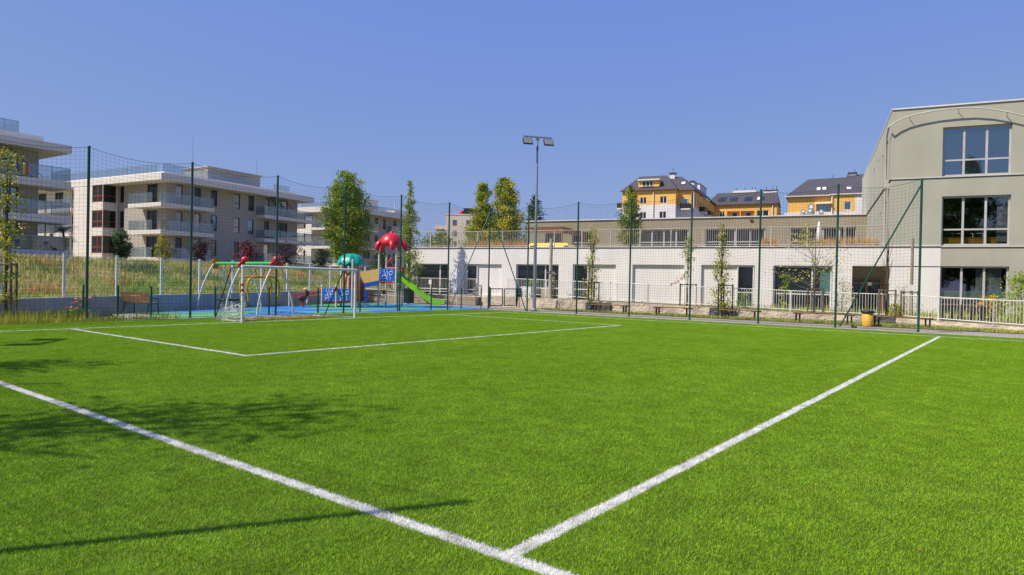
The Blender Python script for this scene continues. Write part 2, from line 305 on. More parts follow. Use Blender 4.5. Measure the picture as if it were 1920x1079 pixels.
# turf pile: one small patch of blades, repeated over the pitch by geometry nodes
def turf_pile():
    r = random.Random(3); v = []; f = []; S_ = 0.5
    for i in range(3300):
        x, y = r.uniform(-S_/2, S_/2), r.uniform(-S_/2, S_/2); a = r.uniform(0, 6.283); w = r.uniform(0.0012, 0.0023); h = r.uniform(0.012, 0.024)
        la = r.uniform(0, 6.283); le = r.uniform(0.25, 1.15) * h; dx, dy = math.cos(a) * w, math.sin(a) * w; ox, oy = math.cos(la) * le, math.sin(la) * le
        k = len(v)
        v += [(x - dx, y - dy, 0), (x + dx, y + dy, 0), (x + dx * .8 + ox * .35, y + dy * .8 + oy * .35, h * .62), (x - dx * .8 + ox * .35, y - dy * .8 + oy * .35, h * .62), (x + ox, y + oy, h)]
        f += [(k, k + 1, k + 2, k + 3), (k + 3, k + 2, k + 4)]
    nb = len(v)
    for i in range(-12, 60):
        for j in range(-16, 51):
            X, Y = i * 0.5 + 0.15, j * 0.5 + 0.1
            if X > 29.6 or Y > 24.85: continue
            d = math.hypot(X, Y); an = math.degrees(math.atan2(Y, X))
            if not (d < 7 or -14 < an < 92): continue
            v.append((X, Y, 0.001))
    me = bpy.data.meshes.new('turf_pile'); me.from_pydata(v, [], f)
    at = me.attributes.new('spot', 'BOOLEAN', 'POINT'); at.data.foreach_set('value', [i >= nb for i in range(len(v))])
    me.materials.append(turf_material('turf blades', TURF_G, 0.016))
    o = bpy.data.objects.new('turf_pile', me); COL.objects.link(o); o['kind'] = 'stuff'
    ng = bpy.data.node_groups.new('pile', 'GeometryNodeTree'); ng.interface.new_socket('Geometry', in_out='INPUT', socket_type='NodeSocketGeometry')
    ng.interface.new_socket('Geometry', in_out='OUTPUT', socket_type='NodeSocketGeometry'); N, L = ng.nodes, ng.links
    gi = N.new('NodeGroupInput'); go = N.new('NodeGroupOutput'); se = N.new('GeometryNodeSeparateGeometry'); se.domain = 'POINT'
    na = N.new('GeometryNodeInputNamedAttribute'); na.data_type = 'BOOLEAN'; na.inputs[0].default_value = 'spot'
    ip = N.new('GeometryNodeInstanceOnPoints'); ri = N.new('FunctionNodeRandomValue'); ri.data_type = 'INT'
    ri.inputs[4].default_value = 0; ri.inputs[5].default_value = 3
    mu = N.new('ShaderNodeMath'); mu.operation = 'MULTIPLY'; mu.inputs[1].default_value = math.pi / 2; cb = N.new('ShaderNodeCombineXYZ')
    L.new(gi.outputs[0], se.inputs[0]); L.new(na.outputs[0], se.inputs[1]); L.new(se.outputs[0], ip.inputs['Points']); L.new(se.outputs[1], ip.inputs['Instance'])
    L.new(ri.outputs[2], mu.inputs[0]); L.new(mu.outputs[0], cb.inputs[2]); L.new(cb.outputs[0], ip.inputs['Rotation']); L.new(ip.outputs[0], go.inputs[0])
    md = o.modifiers.new('pile', 'NODES'); md.node_group = ng
turf_pile()

# paths and playground floor
g = MB(); g.poly([(30.0, -16, -0.02), (33.9, -16, -0.02), (33.9, 23.6, -0.02), (38.5, 25.0, -0.02), (38, 40, -0.02), (30.6, 36, -0.02), (30.6, 25.6, -0.02), (30.0, 25.6, -0.02)])
struct('path', g, M['pavers'])
g = MB(); g.box(29.85, 30.0, -16, 25.1, -0.05, 0.015); g.box(10.4, 30.0, 25.1, 25.28, -0.05, 0.02); struct('kerb', g, M['kerb'])
g = MB(); g.poly([(10.2, 25.28, -0.015), (30.6, 25.28, -0.015), (30.6, 25.75, -0.015), (11.6, 26.1, -0.015), (13.2, 30.4, -0.015), (11.6, 30.0, -0.015)]); struct('paved_edge', g, M['kerb'])
def rubber():
    m = bpy.data.materials.new('blue and green rubber'); m.use_nodes = True; N, L = m.node_tree.nodes, m.node_tree.links; b = N['Principled BSDF']; b.inputs['Roughness'].default_value = 0.8
    tc = N.new('ShaderNodeTexCoord'); n = noise(N, L, tc.outputs['Object'], 0.27, 0); f = noise(N, L, tc.outputs['Object'], 60, 2)
    c = ramp2(N, L, n.outputs['Fac'], (0.02, 0.2, 0.62), (0.10, 0.36, 0.14), 0.50, 0.51)
    mx = N.new('ShaderNodeMix'); mx.data_type = 'RGBA'; mx.blend_type = 'MULTIPLY'; mx.inputs['Factor'].default_value = 1
    L.new(c, mx.inputs[6]); L.new(ramp2(N, L, f.outputs['Fac'], (0.75, 0.75, 0.75), (1.1, 1.1, 1.1)), mx.inputs[7]); L.new(mx.outputs[2], b.inputs['Base Color'])
    return m
g = MB(); g.poly([(11.6, 26.1, -0.01), (31.6, 25.75, -0.01), (31.8, 33.0, -0.01), (30.0, 37.3, -0.01), (13.2, 30.4, -0.01)]); struct('playground_floor', g, rubber())

WL = lambda x: 25.2 + 0.41 * x                                  # line of the retaining wall
def wtop(x): return 0.69 + max(0, min(x, 30) - 8) * 0.0075
def bank_z(x, d):
    q = max(0, min(1, d / 13)); return wtop(x) - 0.06 + 1.75 * (q * q * (3 - 2 * q)) + max(0, min(d - 13, 40)) * 0.018
wd_ = Vector((1, 0.41, 0)).normalized(); wn_ = Vector((-0.41, 1, 0)).normalized()
def wpt(t, d, dz=0):                                            # t metres along the wall from x=0, d metres behind it
    p = Vector((0, WL(0), 0)) + wd_ * t + wn_ * d; return (p.x, p.y, bank_z(p.x, d) + dz)
def bank():
    r = random.Random(5); ds = [0.2, .8, 1.6, 2.6, 4, 5.5, 7, 9, 11, 13, 16, 22, 32, 50, 80, 160]; ts = [-60 + 3 * i for i in range(60)]
    vs = [Vector(wpt(t, d)) + Vector((0, 0, r.uniform(-.06, .06) if d > .3 else 0)) for t in ts for d in ds]; n = len(ds)
    fs = [(i * n + j, (i + 1) * n + j, (i + 1) * n + j + 1, i * n + j + 1) for i in range(len(ts) - 1) for j in range(n - 1)]
    g = MB(); g.mesh(vs, fs, 0, True)
    struct('grassy_bank', g, mat('dry meadow soil', (0.30, 0.23, 0.09), (0.17, 0.17, 0.045), 0.8, 0.95))
bank()
def grass_stuff(name, mats, pick, n, size, wid, seed, lean=0.4):
    r = random.Random(seed); g = MB()
    for i in range(n):
        x, y, z, s, m_ = pick(r); h = size * s * r.uniform(.6, 1.3); a = r.uniform(0, 6.283); w = wid * r.uniform(.6, 1.3); dx, dy = math.cos(a) * w, math.sin(a) * w
        la = r.uniform(0, 6.283); le = h * lean * r.random(); ox, oy = math.cos(la) * le, math.sin(la) * le
        g.mesh([(x - dx, y - dy, z), (x + dx, y + dy, z), (x + dx * .7 + ox * .4, y + dy * .7 + oy * .4, z + h * .6), (x - dx * .7 + ox * .4, y - dy * .7 + oy * .4, z + h * .6), (x + ox, y + oy, z + h)],
               [(0, 1, 2, 3), (3, 2, 4)], m_)
    o = g.build(name, mats, uv=False); o['kind'] = 'stuff'; return o
def pick_bank(r):
    t = r.uniform(-2, 46); d = 13 * r.random() ** 1.1 + .25; x, y, z = wpt(t, d)
    low = d < 5.2 + 1.3 * math.sin(t * .8)
    c = math.sin(t * 1.3) + math.sin(t * .57 + d * 1.1) + r.uniform(-1, 1)
    m_ = (r.choice((0, 0, 0, 3)) if c > -0.9 else r.choice((0, 1, 3))) if low and r.random() < .85 else (r.choice((1, 1, 2, 3, 5)) if c < .1 else r.choice((0, 1, 3, 5, 3)))
    return x, y, z, (.85 if low else 1.2), m_
grass_stuff('meadow_grass', [LM['lush'], LM['straw'], LM['dry'], LM['olive'], LM['rust'], LM['mid']], pick_bank, 46000, .21, .014, 11, .95)
WC = [(random.Random(77 + k).uniform(-1, 44), random.Random(177 + k).uniform(.4, 11), random.Random(277 + k).choice((0, 1, 2, 3, 4))) for k in range(70)]
def pick_tall(r):
    t, d, c = WC[r.randrange(len(WC))]; x, y, z = wpt(t + r.gauss(0, .55), max(.3, d + r.gauss(0, .4))); return x, y, z, r.uniform(.5, 1.2), r.choice((c, c, 0))
grass_stuff('tall_weeds', [LM['mid'], LM['lush'], LM['rust'], LM['grey'], LM['dark']], pick_tall, 11000, .46, .017, 17, .7)
def pick_weed(r):
    x = r.uniform(-2, 12.2); y = 25.12 + (min(WL(x), 29.8) - 25.12) * r.random() ** 1.4
    if x > 9.8 and y > 26.2: x -= 3
    s = 1 if r.random() < .8 else 2.3
    return x, y, -.04, s, r.choice((0, 0, 1, 1, 2, 3))
grass_stuff('weeds', [LM['olive'], LM['lush'], LM['straw'], LM['yellow']], pick_weed, 13000, .17, .008, 12)
def pick_verge(r):
    y = r.uniform(-4, 24); return 33.3 + r.random() ** 1.5 * 2.2 if r.random() < .85 else 33.15 + r.random() * .3, y, .0, 1, r.choice((0, 0, 1, 2))
g = MB(); g.poly([(33.0, -16, 0.0), (36, -16, 0.06), (37, 23.2, 0.06), (33.2, 23.2, 0.0)]); struct('grass_verge', g, mat('verge soil', (0.16, 0.16, 0.05), (0.12, 0.1, 0.05), 1.5, 0.95))
grass_stuff('verge_grass', [LM['lush'], LM['olive'], LM['straw']], pick_verge, 9000, .10, .012, 13)

# ------------------------------------------------------------------ fences
def net_mesh(p, q, H=6.0, pitch=.135, sag=.22, r=.0029):
    p, q = Vector(p), Vector(q); Lg = (q - p).length; nv = int(Lg / pitch); nh = int(H / pitch); d = (q - p)
    top = lambda t: H - .03 - sag * 4 * t * (1 - t)
    g = MB()
    def pt(t, h): v = p + d * t; return (v.x, v.y, .04 + h * (top(t) - .04))
    for i in range(1, nv): g.tube([pt(i / nv, 0), pt(i / nv, 1)], r, 3, caps=False)
    for j in range(0, nh + 1): g.tube([pt(k / 6, j / nh) for k in range(7)], r if 0 < j < nh else .008, 3, caps=False)
    return g
def stop_fence(label, pts, braces, group, skip=0):
    t = thing('ball_stop_fence', label, 'fence', (*pts[0], 0), 0, group); o = Vector((*pts[0], 0))
    rel = [(Vector((*p, 0)) - o) for p in pts]
    for p in rel[skip:]:
        g = MB(); g.tube([p, p + Vector((0, 0, 6.0))], .045, 10); g.lathe(p.x, p.y, [(0.001, 6.03), (.05, 6.02), (.05, 5.98)], 10); g.box(p.x - .06, p.x + .06, p.y - .06, p.y + .06, 0, .02); g.build('post', M['green_metal'], t)
    for a, b in zip(rel[:-1], rel[1:]): net_mesh(a, b).build('net', M['net'], t, uv=False)
    for a, b in braces:
        g = MB(); g.tube([Vector((a[0], a[1], 5.8)) - o, Vector((b[0], b[1], .05)) - o], .03, 8); g.build('brace', M['green_metal'], t)
    return t
LX = [-.65, 2.0, 5.55, 9.12, 12.7, 16.4, 20.0, 23.55, 27.15, 30.7]
stop_fence('tall green ball net running behind the goal, playground seen through it', [(x, 25.55) for x in LX], [((30.7, 25.55), (27.3, 25.55))], 'tall ball nets round the pitch')
RY = [22.4, 19.1, 15.95, 12.72, 9.5, 6.32, 3.33]
rp_ = [(30.7, 25.55 - .12)] + [(30.35, y) for y in RY]
stop_fence('tall green ball net along the path, white school wall seen through it', rp_, [((30.7, 25.43), (30.36, 22.5)), ((30.35, 3.33), (30.35, 6.15))], 'tall ball nets round the pitch', 1)
stop_fence('tall green ball net off the left edge, pole shadows on the near turf', [(-.65, y) for y in (25.2, 21.4, 17.6, 13.8, 9.6, 5.82)], [], 'tall ball nets round the pitch')

def wire_panel(p, q, z0, z1, mt, parent, name, pitch=.055, r=.0028, hz=5, slope=0):
    p, q = Vector(p), Vector(q); n = max(1, int((q - p).length / pitch)); g = MB()
    for i in range(n + 1):
        v = p.lerp(q, i / n); g.tube([(v.x, v.y, v.z + z0), (v.x, v.y, v.z + z1)], r, 3, caps=False)
    for k in range(hz):
        z = z0 + (z1 - z0) * (k + .3) / hz; g.tube([(p.x, p.y, p.z + z), (q.x, q.y, q.z + z)], r * 1.4, 3, caps=False)
    g.tube([(p.x, p.y, p.z + z1), (q.x, q.y, q.z + z1)], r * 1.6, 4, caps=False)
    return g.build(name, mt, parent, uv=False)
def white_fence():
    t = thing('mesh_fence', 'white welded mesh fence standing on the grey retaining wall', 'fence', (0, 0, 0)); st = 2.41 * math.sqrt(1 + .41 ** 2) * .985 / 1.0
    P = []
    for k in range(-2, 17):
        x = 7.46 + 2.24 * (k); y = 25.42 + .41 * x; P.append(Vector((x, y, wtop(x) - .05)))
    for p in P:
        g = MB(); g.box(p.x - .045, p.x + .045, p.y - .035, p.y + .035, p.z - .2, p.z + 1.72); g.box(p.x - .05, p.x + .05, p.y - .04, p.y + .04, p.z + 1.72, p.z + 1.75); g.build('post', M['white_metal'], t)
    for a, b in zip(P[:-1], P[1:]): wire_panel(a, b, .06, 1.66, M['rail_grey'], t, 'mesh_panel', .06, .0022, 6)
white_fence()
def retaining():
    g = MB(); a, b = -14, 34; y0 = lambda x: WL(x)
    T = lambda x, d, z: (x - .38 * d, y0(x) + .925 * d, z)
    n = 42
    for i in range(n):
        x0 = a + (b - a) * i / n + .006; x1 = a + (b - a) * (i + 1) / n - .006; zt = [wtop(x0), wtop(x1)]
        vs = [T(x0, 0, -.3), T(x1, 0, -.3), T(x1, .25, -.3), T(x0, .25, -.3), T(x0, 0, zt[0]), T(x1, 0, zt[1]), T(x1, .25, zt[1]), T(x0, .25, zt[0])]
        g.mesh(vs, [(0,3,2,1),(4,5,6,7),(0,1,5,4),(1,2,6,5),(2,3,7,6),(3,0,4,7)])
    tag(g.build('retaining_wall', M['concrete']), 'grey concrete retaining wall below the white mesh fence', 'wall')
retaining()
def low_fence():
    t = thing('low_mesh_fence', 'low green mesh fence between the pitch and the playground', 'fence', (0, 0, 0))
    P = [(10.3, 29.2), (11.0, 27.8), (11.6, 26.35)] + [(x, 26.3) for x in (14.1, 16.55, 19.1, 21.6, 24.1, 26.6, 29.1)] + [(30.9, 26.3)]
    for p in P:
        g = MB(); g.box(p[0] - .03, p[0] + .03, p[1] - .02, p[1] + .02, 0, 1.2); g.build('post', M['green_metal'], t)
    for a, b in list(zip(P[:-1], P[1:])): wire_panel((*a, 0), (*b, 0), .06, 1.1, M['green_metal'], t, 'mesh_panel', .05, .0026, 5)
    return t
low_fence()
def gate():
    t = thing('gate', 'green framed mesh gate standing open at the pitch corner', 'gate', (32.4, 26.9, 0))
    for x in (0, 2.5):
        g = MB(); g.box(x - .05, x + .05, -.05, .05, 0, 1.32); g.build('post', M['green_metal'], t)
    for x0, x1 in ((.07, 1.2), (1.3, 2.43)):
        g = MB(); g.box(x0, x1, -.02, .02, 1.16, 1.22); g.box(x0, x1, -.02, .02, .08, .14); g.box(x0, x0 + .06, -.02, .02, .14, 1.16); g.box(x1 - .06, x1, -.02, .02, .14, 1.16); l = g.build('leaf', M['green_metal'], t)
        wire_panel((x0 + .06, 0, 0), (x1 - .06, 0, 0), .14, 1.16, M['green_metal'], l, 'mesh_panel', .05, .0026, 4)
    t.rotation_euler[2] = R_(-8); return t
gate()
def fence_piece():
    t = thing('low_mesh_fence', 'short run of green mesh fence right of the gate', 'fence', (34.8, 26.4, 0))
    P = [(0.1, 0), (.9, -1.9)]
    for p in P:
        g = MB(); g.box(p[0] - .03, p[0] + .03, p[1] - .03, p[1] + .03, 0, 1.25); g.build('post', M['green_metal'], t)
    wire_panel((*P[0], 0), (*P[1], 0), .06, 1.15, M['green_metal'], t, 'mesh_panel', .05, .0026, 5)
fence_piece()

# ------------------------------------------------------------------ goal, masts
def goal():
    t = thing('football_goal', 'white five a side football goal at the far end line', 'goal', (12.8, 22.0, 0))
    hatch = bpy.data.materials.new('red and white tape'); hatch.use_nodes = True; N, L = hatch.node_tree.nodes, hatch.node_tree.links
    tc = N.new('ShaderNodeTexCoord'); w = N.new('ShaderNodeTexWave'); w.inputs['Scale'].default_value = 3.2; w.bands_direction = 'DIAGONAL'; L.new(tc.outputs['Object'], w.inputs['Vector'])
    L.new(ramp2(N, L, w.outputs['Fac'], (0.75, .74, .72), (.5, .03, .03), .48, .52), N['Principled BSDF'].inputs['Base Color'])
    for x in (0, 5.0):
        g = MB(); g.tube([(x, 0, 0), (x, 0, 2.0)], .05, 12); g.build('post', M['white_metal'], t)
        g = MB(); g.tube([(x, 0, 1.97), (x, .5, 1.97), (x + .05, .9, 1.93)], .022, 8); g.tube([(x + .05, .9, 1.93), (x + .3, 2.4, .05)], .022, 8); g.build('rear_support', M['black_metal'] if x else M['mustard_dark'], t)
        g = MB(); g.tube([(x, 0, .03), (x + .3, 2.4, .03)], .02, 8); g.build('ground_bar', M['steel'], t)
    g = MB(); g.tube([(.12, .03, 1.95), (4.95, .03, 1.95)], .055, 12) if 0 else g.tube([(-.055, 0, 2.0), (5.055, 0, 2.0)], .05, 12); g.build('crossbar', M['white_metal'], t)
    g = MB(); g.tube([(0, 0, .98), (0, 0, 1.5)], .0575, 12); g.build('tape', hatch, t)
    r = random.Random(4); g = MB()                                # net bundled behind the near post, the rest lying slack
    for k in range(26):
        y = r.uniform(.25, 1.5); x = r.uniform(-.12, .25); z1 = r.uniform(.55, .78) - .1 * y
        pts = [(x + r.uniform(-.08, .08), y + r.uniform(-.1, .1), z1 * (1 - q / 5) + .02) for q in range(6)]; g.tube(pts, .006, 3, caps=False)
    for k in range(22):
        z = r.uniform(.04, .7); g.tube([(r.uniform(-.1, .2), .2 + q * .24, max(.03, z - .05 * q + r.uniform(-.06, .06))) for q in range(6)], .006, 3, caps=False)
    g.build('net', M['net_white'], t, uv=False); g = MB()
    for k in range(30):
        x = r.uniform(.2, 4.9); g.tube([(x + q * .12, 1.6 + r.uniform(-.25, .5), .03 + r.uniform(0, .05)) for q in range(4)], .006, 3, caps=False)
    g.build('net', M['net_white'], t, uv=False)
M['mustard_dark'] = mat('dark red bar', (0.10, 0.03, 0.03), rough=0.5)
goal()
for k_ in range(1):
    r = random.Random(8); g = MB()                                # reddish leaves and infill swept behind the goal line
    for k in range(900):
        x = 13.2 + 3.8 * r.random(); y = 22.75 + .09 * (x - 13) + r.gauss(0, .16); a = r.uniform(0, 6.28); s = r.uniform(.02, .05)
        g.mesh([(x + s * math.cos(a + q), y + s * math.sin(a + q), .035 + r.uniform(0, .02)) for q in (0, 1.6, 3.1, 4.7)], [(0, 1, 2, 3)], r.choice((0, 0, 1)))
    o = g.build('fallen_leaves', [mat('red brown leaf', (0.30, 0.10, 0.05)), LM['rust']], uv=False); o['kind'] = 'stuff'
g = MB(); r = random.Random(31)                                   # a few dry leaves blown onto the turf
for k in range(14):
    an = R_(r.uniform(5, 74)); d = r.uniform(3.4, 16); x, y = d * math.cos(an), d * math.sin(an); a = r.uniform(0, 6.28); s = r.uniform(.006, .014)
    g.mesh([(x + s * math.cos(a + q), y + s * math.sin(a + q), .03 + r.uniform(0, .008)) for q in (0, 1.3, 3.1, 4.7)], [(0, 1, 2, 3)], r.choice((0, 0, 1)))
o = g.build('scattered_leaves', [mat('dry orange leaf', (0.42, 0.15, 0.04)), LM['dry']], uv=False); o['kind'] = 'stuff'
def mast(loc, ang, label):
    t = thing('floodlight_mast', label, 'floodlight', (*loc, 0), R_(ang), 'floodlight masts')
    g = MB(); g.tube([(0, 0, 0), (0, 0, 4.5), (0, 0, 9.98)], [.105, .085, .05], 14); g.build('pole', M['steel'], t)
    g = MB(); g.box(-.24, .24, -.24, .24, 0, .03); g.lathe(0, 0, [(.14, .03), (.14, .12), (.1, .16)], 12)
    for a in (-.18, .18):
        for b in (-.18, .18): g.lathe(a, b, [(.0, .1), (.03, .1), (.03, .03)], 8)
    g.build('base_plate', M['steel'], t)
    g = MB(); g.box(-.85, .85, -.035, .035, 9.95, 10.03); g.box(-.1, .1, -.08, .08, 9.85, 9.99); g.build('crossarm', M['steel'], t)
    g = MB(); g.box(-.07, .0, -.1, -.04, 9.2, 9.45); g.build('junction_box', M['black_plastic'], t)
    for x in (-.62, .62):
        T = lambda a, b, c, x=x: (x + a + .1 * (1 if x > 0 else -1) * 0, -.12 + b * .82 + c * .57, 9.72 + c * .82 - b * .57)
        g = MB(T); g.box(-.28, .28, -.035, .045, -.24, .2); [g.box(-.26 + .07 * k, -.245 + .07 * k, .045, .11, -.2, .16) for k in range(8)]; g.tube([(0, .06, .0), (0, .03, .28)], .025, 6)
        h = g.build('lamp_head', M['black_plastic'], t)
        g = MB(T); g.box(-.25, .25, -.042, -.036, -.21, .17); g.build('lamp_glass', M['lamp_face'], h)
    return t
mast((31.05, 22.4), -38, 'tall grey floodlight mast with two square lamps beside the gate')
mast((-1.45, 22.35), 232, 'floodlight mast off the left edge, lamp shadows near the box corner')

# ------------------------------------------------------------------ playground
def swing():
    t = thing('swing_set', 'swing set with green top beam, bowed white legs and red joint covers', 'swing', (16.95, 29.0, 0))
    for k, y in enumerate((-2.6, 0, 2.6)):
        for s in (-1, 1):
            pts = [(s * (.12 + .78 * (1 - (1 - q / 7) ** 1.7)), y, 2.25 * (1 - q / 7)) for q in range(8)]
            g = MB(); g.tube(pts, .042, 8); g.build('leg', M['rail_grey'], t)
        g = MB()
        c = 'red' if k < 2 else 'orange'
        if k < 2: g.ball((0, y, 2.42), .17, 0, 10); g.ball((-.16, y, 2.2), .19, 0, 8, (1, .5, .8)); g.ball((.16, y, 2.2), .19, 0, 8, (1, .5, .8))
        else: g.box(-.14, .14, y + .03, y + .08, 2.0, 2.5); g.box(-.22, .22, y + .035, y + .075, 2.15, 2.35)
        g.build('joint_cover', M[c], t)
    for y0, y1 in ((-2.45, -.15), (.15, 2.55)):
        g = MB(); g.tube([(0, y0, 2.26), (0, y1, 2.26)], .07, 10); g.build('beam', M['beam_green'], t)
    # nest swing in the far bay
    g = MB(); n = 20; g.tube([(.5 * math.cos(6.283 * k / n), 1.35 + .5 * math.sin(6.283 * k / n), .52) for k in range(n + 1)], .05, 8)
    for k in range(-3, 4):
        w = math.sqrt(max(0, .25 - (k * .14) ** 2)); g.tube([(k * .14, 1.35 - w, .5), (k * .14, 1.35 + w, .5)], .015, 4); g.tube([(-w, 1.35 + k * .14, .5), (w, 1.35 + k * .14, .5)], .015, 4)
    s = g.build('nest_seat', M['black_plastic'], t)
    g = MB()
    for a in (.8, 2.3, 3.9, 5.5): g.tube([(.5 * math.cos(a), 1.35 + .5 * math.sin(a), .54), (.0, 1.35 + (.35 if a in (.8, 2.3) else -.35), 2.2)], .012, 5)
    g.build('chain', M['steel'], s)
    # rocking frame seats in the near bay: four bowed mustard bars hanging from a link
    g = MB()
    for s_ in (-1, 1):
        for dy in (-.3, .3):
            pts = [(s_ * 0, -1.3 + dy, 1.62)] + [(s_ * x, -1.3 + dy, z) for x, z in ((.35, 1.66), (.62, 1.6), (.78, 1.4), (.8, 1.1), (.74, .8), (.72, .55))]
            g.tube(pts, .045, 8)
    g.tube([(0, -1.6, 1.62), (0, -1.0, 1.62)], .04, 8); g.build('rocking_frame', M['mustard'], t)
    g = MB()
    for q in (-.12, .12): g.tube([(q, -1.3, 1.64), (q * 2, -1.3, 1.9), (q, -1.3, 2.2)], .015, 6)
    g.build('hanger', M['black_metal'], t)
    for s_ in (-1, 1):
        g = MB(); g.box(s_ * .73 - .18, s_ * .73 + .18, -1.55, -1.05, .33, .37); g.tube([(s_ * .72, -1.6, .55), (s_ * .73, -1.5, .36)], .012, 5); g.tube([(s_ * .72, -1.0, .55), (s_ * .73, -1.1, .36)], .012, 5); g.build('seat', M['black_plastic'], t)
swing()

def curly(g, T, w, h, m=0):
    def st(pts, r=.022): g.tube([T(a * w, c * h) for a, c in pts], r, 5, m)
    arc = lambda cx, cz, r, a0, a1: [(cx + r * math.cos(R_(a0 + (a1 - a0) * k / 10)), cz + r * 1.0 * math.sin(R_(a0 + (a1 - a0) * k / 10))) for k in range(11)]
    st(arc(.25, .32, .15, 0, 360)); st([(.25, .95), (.22, .8), (.32, .65), (.36, .5), (.38, .36)]); st([(.2, .18), (.14, .03)])
    st([(.48, .95), (.46, .8), (.53, .62), (.5, .45), (.46, .3), (.5, .1)])
    st(arc(.75, .65, .14, 0, 360)); st([(.88, .7), (.84, .9), (.74, .97)]); st([(.64, .6), (.68, .42), (.74, .25), (.72, .05)])
def panel(parent, p, q, z0, z1):
    p, q = Vector((*p, 0)), Vector((*q, 0)); d = (q - p).normalized(); n = Vector((d.y, -d.x, 0)); L_ = (q - p).length; T = lambda a, b, c: tuple(p + d * a + n * b + Vector((0, 0, c)))
    g = MB(T); g.box(0, L_, -.02, .02, z0, z1); o = g.build('panel', M['blue'], parent)
    g = MB(); curly(g, lambda a, c: T(.06 + a, .026, z0 + c), L_ - .1, z1 - z0); g.build('curly_motif', M['white_metal'], o)
def play():
    O = Vector((27.5, 31.0, 0))
    t = thing('play_structure', 'climbing tower with red octopus roof, teal roof, yellow tunnel and lime slide', 'playground tower', O)
    def P(x, y): return (x - O.x, y - O.y)
    def post(x, y, h, r=.055): g = MB(); a, b = P(x, y); g.tube([(a, b, 0), (a, b, h)], r, 10); g.ball((a, b, h), r * 1.05, 0, 8); return g.build('post', M['rail_grey'], t)
    for x, y, h in ((22.44, 33.6, .95), (23.15, 32.9, 1.05), (23.65, 32.2, 1.22), (24.0, 31.35, 1.25)): post(x, y, h)
    for x, y in ((24.5, 30.55), (25.6, 31.3), (25.0, 32.2)): post(x, y, 2.7)
    for x, y in ((27.15, 31.35), (28.1, 31.75), (27.6, 30.3), (28.5, 30.7)): post(x, y, 3.55); 
    # ramp with red handrails
    a, b, c = P(22.44, 33.6), P(23.15, 32.9), P(23.65, 32.2)
    for off in (0, .8):
        for dz in (.9, .62):
            g = MB(); g.tube([(a[0] + off, a[1] + off * .6, dz * .72), (b[0] + off, b[1] + off * .6, dz * .9), (c[0] + off, c[1] + off * .6, dz * 1.15)], .025, 8)
            g.tube([(a[0] + off + .25, a[1] - .25 + off * .6, dz * .78), (a[0] + off + .25, a[1] - .25 + off * .6, dz * .5 + .1)], .018, 6); g.build('handrail', M['red'], t)
    g = MB(); g.mesh([(a[0], a[1], .05), (c[0], c[1], .3), (c[0] + .8, c[1] + .5, .3), (a[0] + .8, a[1] + .5, .05), (a[0], a[1], 0), (c[0], c[1], .24), (c[0] + .8, c[1] + .5, .24), (a[0] + .8, a[1] + .5, 0)],
                     [(0,1,2,3),(4,7,6,5),(0,4,5,1),(1,5,6,2),(2,6,7,3),(3,7,4,0)]); g.build('ramp', M['wood_grey'], t)
    panel(t, P(23.68, 32.1), P(23.98, 31.42), .36, 1.06); panel(t, P(24.05, 31.25), P(24.46, 30.62), .36, 1.06)
    g = MB(); q = [P(23.65, 32.2), P(24.5, 30.55), P(25.6, 31.3), P(26.4, 32.5), P(25.3, 33.0)]; g.prism(q, .27, .33); g.build('deck', M['red'], t)
    g = MB(); x, y = P(23.9, 31.3); g.ball((x, y - .05, 1.02), .13, 0, 8, (1, .35, 1)); g.build('knob', M['red'], t)
    # net and little wall behind, orange arch
    g = MB(); e = [P(24.55, 30.9), P(24.9, 31.2)]
    for k in range(5):
        f0 = k / 4; g.tube([(e[0][0] + (e[1][0] - e[0][0]) * f0, e[0][1] + (e[1][1] - e[0][1]) * f0, .35), (e[0][0] + (e[1][0] - e[0][0]) * f0, e[0][1] + (e[1][1] - e[0][1]) * f0, 1.7)], .015, 5)
    for k in range(6): g.tube([(*e[0], .5 + k * .22), (*e[1], .5 + k * .22)], .015, 5)
    g.build('climbing_net', M['red'], t)
    g = MB(); x, y = P(25.05, 31.35); T = lambda a, b, c: (x + a * .8, y - a * .45 + b, c); m_ = MB(T); 
    m_.prism([], 0, 0) if 0 else None
    for s_ in (-1, 1): m_.tube([(s_ * .42, 0, .33), (s_ * .42, 0, 1.5), (s_ * .3, 0, 1.85), (0, 0, 2.02)], .09, 8)
    m_.build('arch', M['orange'], t)
    # teal roof
    x, y = P(25.0, 31.3); fl = lambda a, r, z: 1 + (.13 * math.cos(8 * a) if r > .3 else .04 * math.cos(8 * a))
    g = MB(); n = 32; prof = [(.02, 3.12), (.2, 3.1), (.4, 3.03), (.57, 2.9), (.69, 2.72), (.78, 2.5)]
    vs = []; fs = []
    for i, (r, z) in enumerate(prof):
        for k in range(n): a = 2 * math.pi * k / n; s_ = math.cos(8 * a) * i / 5; vs.append((x + r * (1 + .05 * s_) * math.cos(a), y + r * (1 + .05 * s_) * math.sin(a), z + .09 * s_))
    nv = len(vs); vs += [(vx, vy, vz - .03) for vx, vy, vz in vs]
    for i in range(len(prof) - 1):
        for k in range(n):
            k2 = (k + 1) % n; q = (i * n + k, i * n + k2, (i + 1) * n + k2, (i + 1) * n + k); fs += [q, tuple(nv + w for w in reversed(q))]
    for k in range(n): i = (len(prof) - 1) * n; fs.append((i + k, i + (k + 1) % n, nv + i + (k + 1) % n, nv + i + k))
    g.mesh(vs, fs, 0, True); g.tube([(x, y, .3), (x, y, 3.0)], .05, 8); g.build('teal_roof', M['teal'], t)
    # yellow tunnel bridge between the towers and blue bar under it
    p, q = Vector((*P(26.4, 32.4), 0)), Vector((*P(27.2, 31.38), 0)); d = (q - p); n_ = Vector((d.y, -d.x, 0)).normalized()
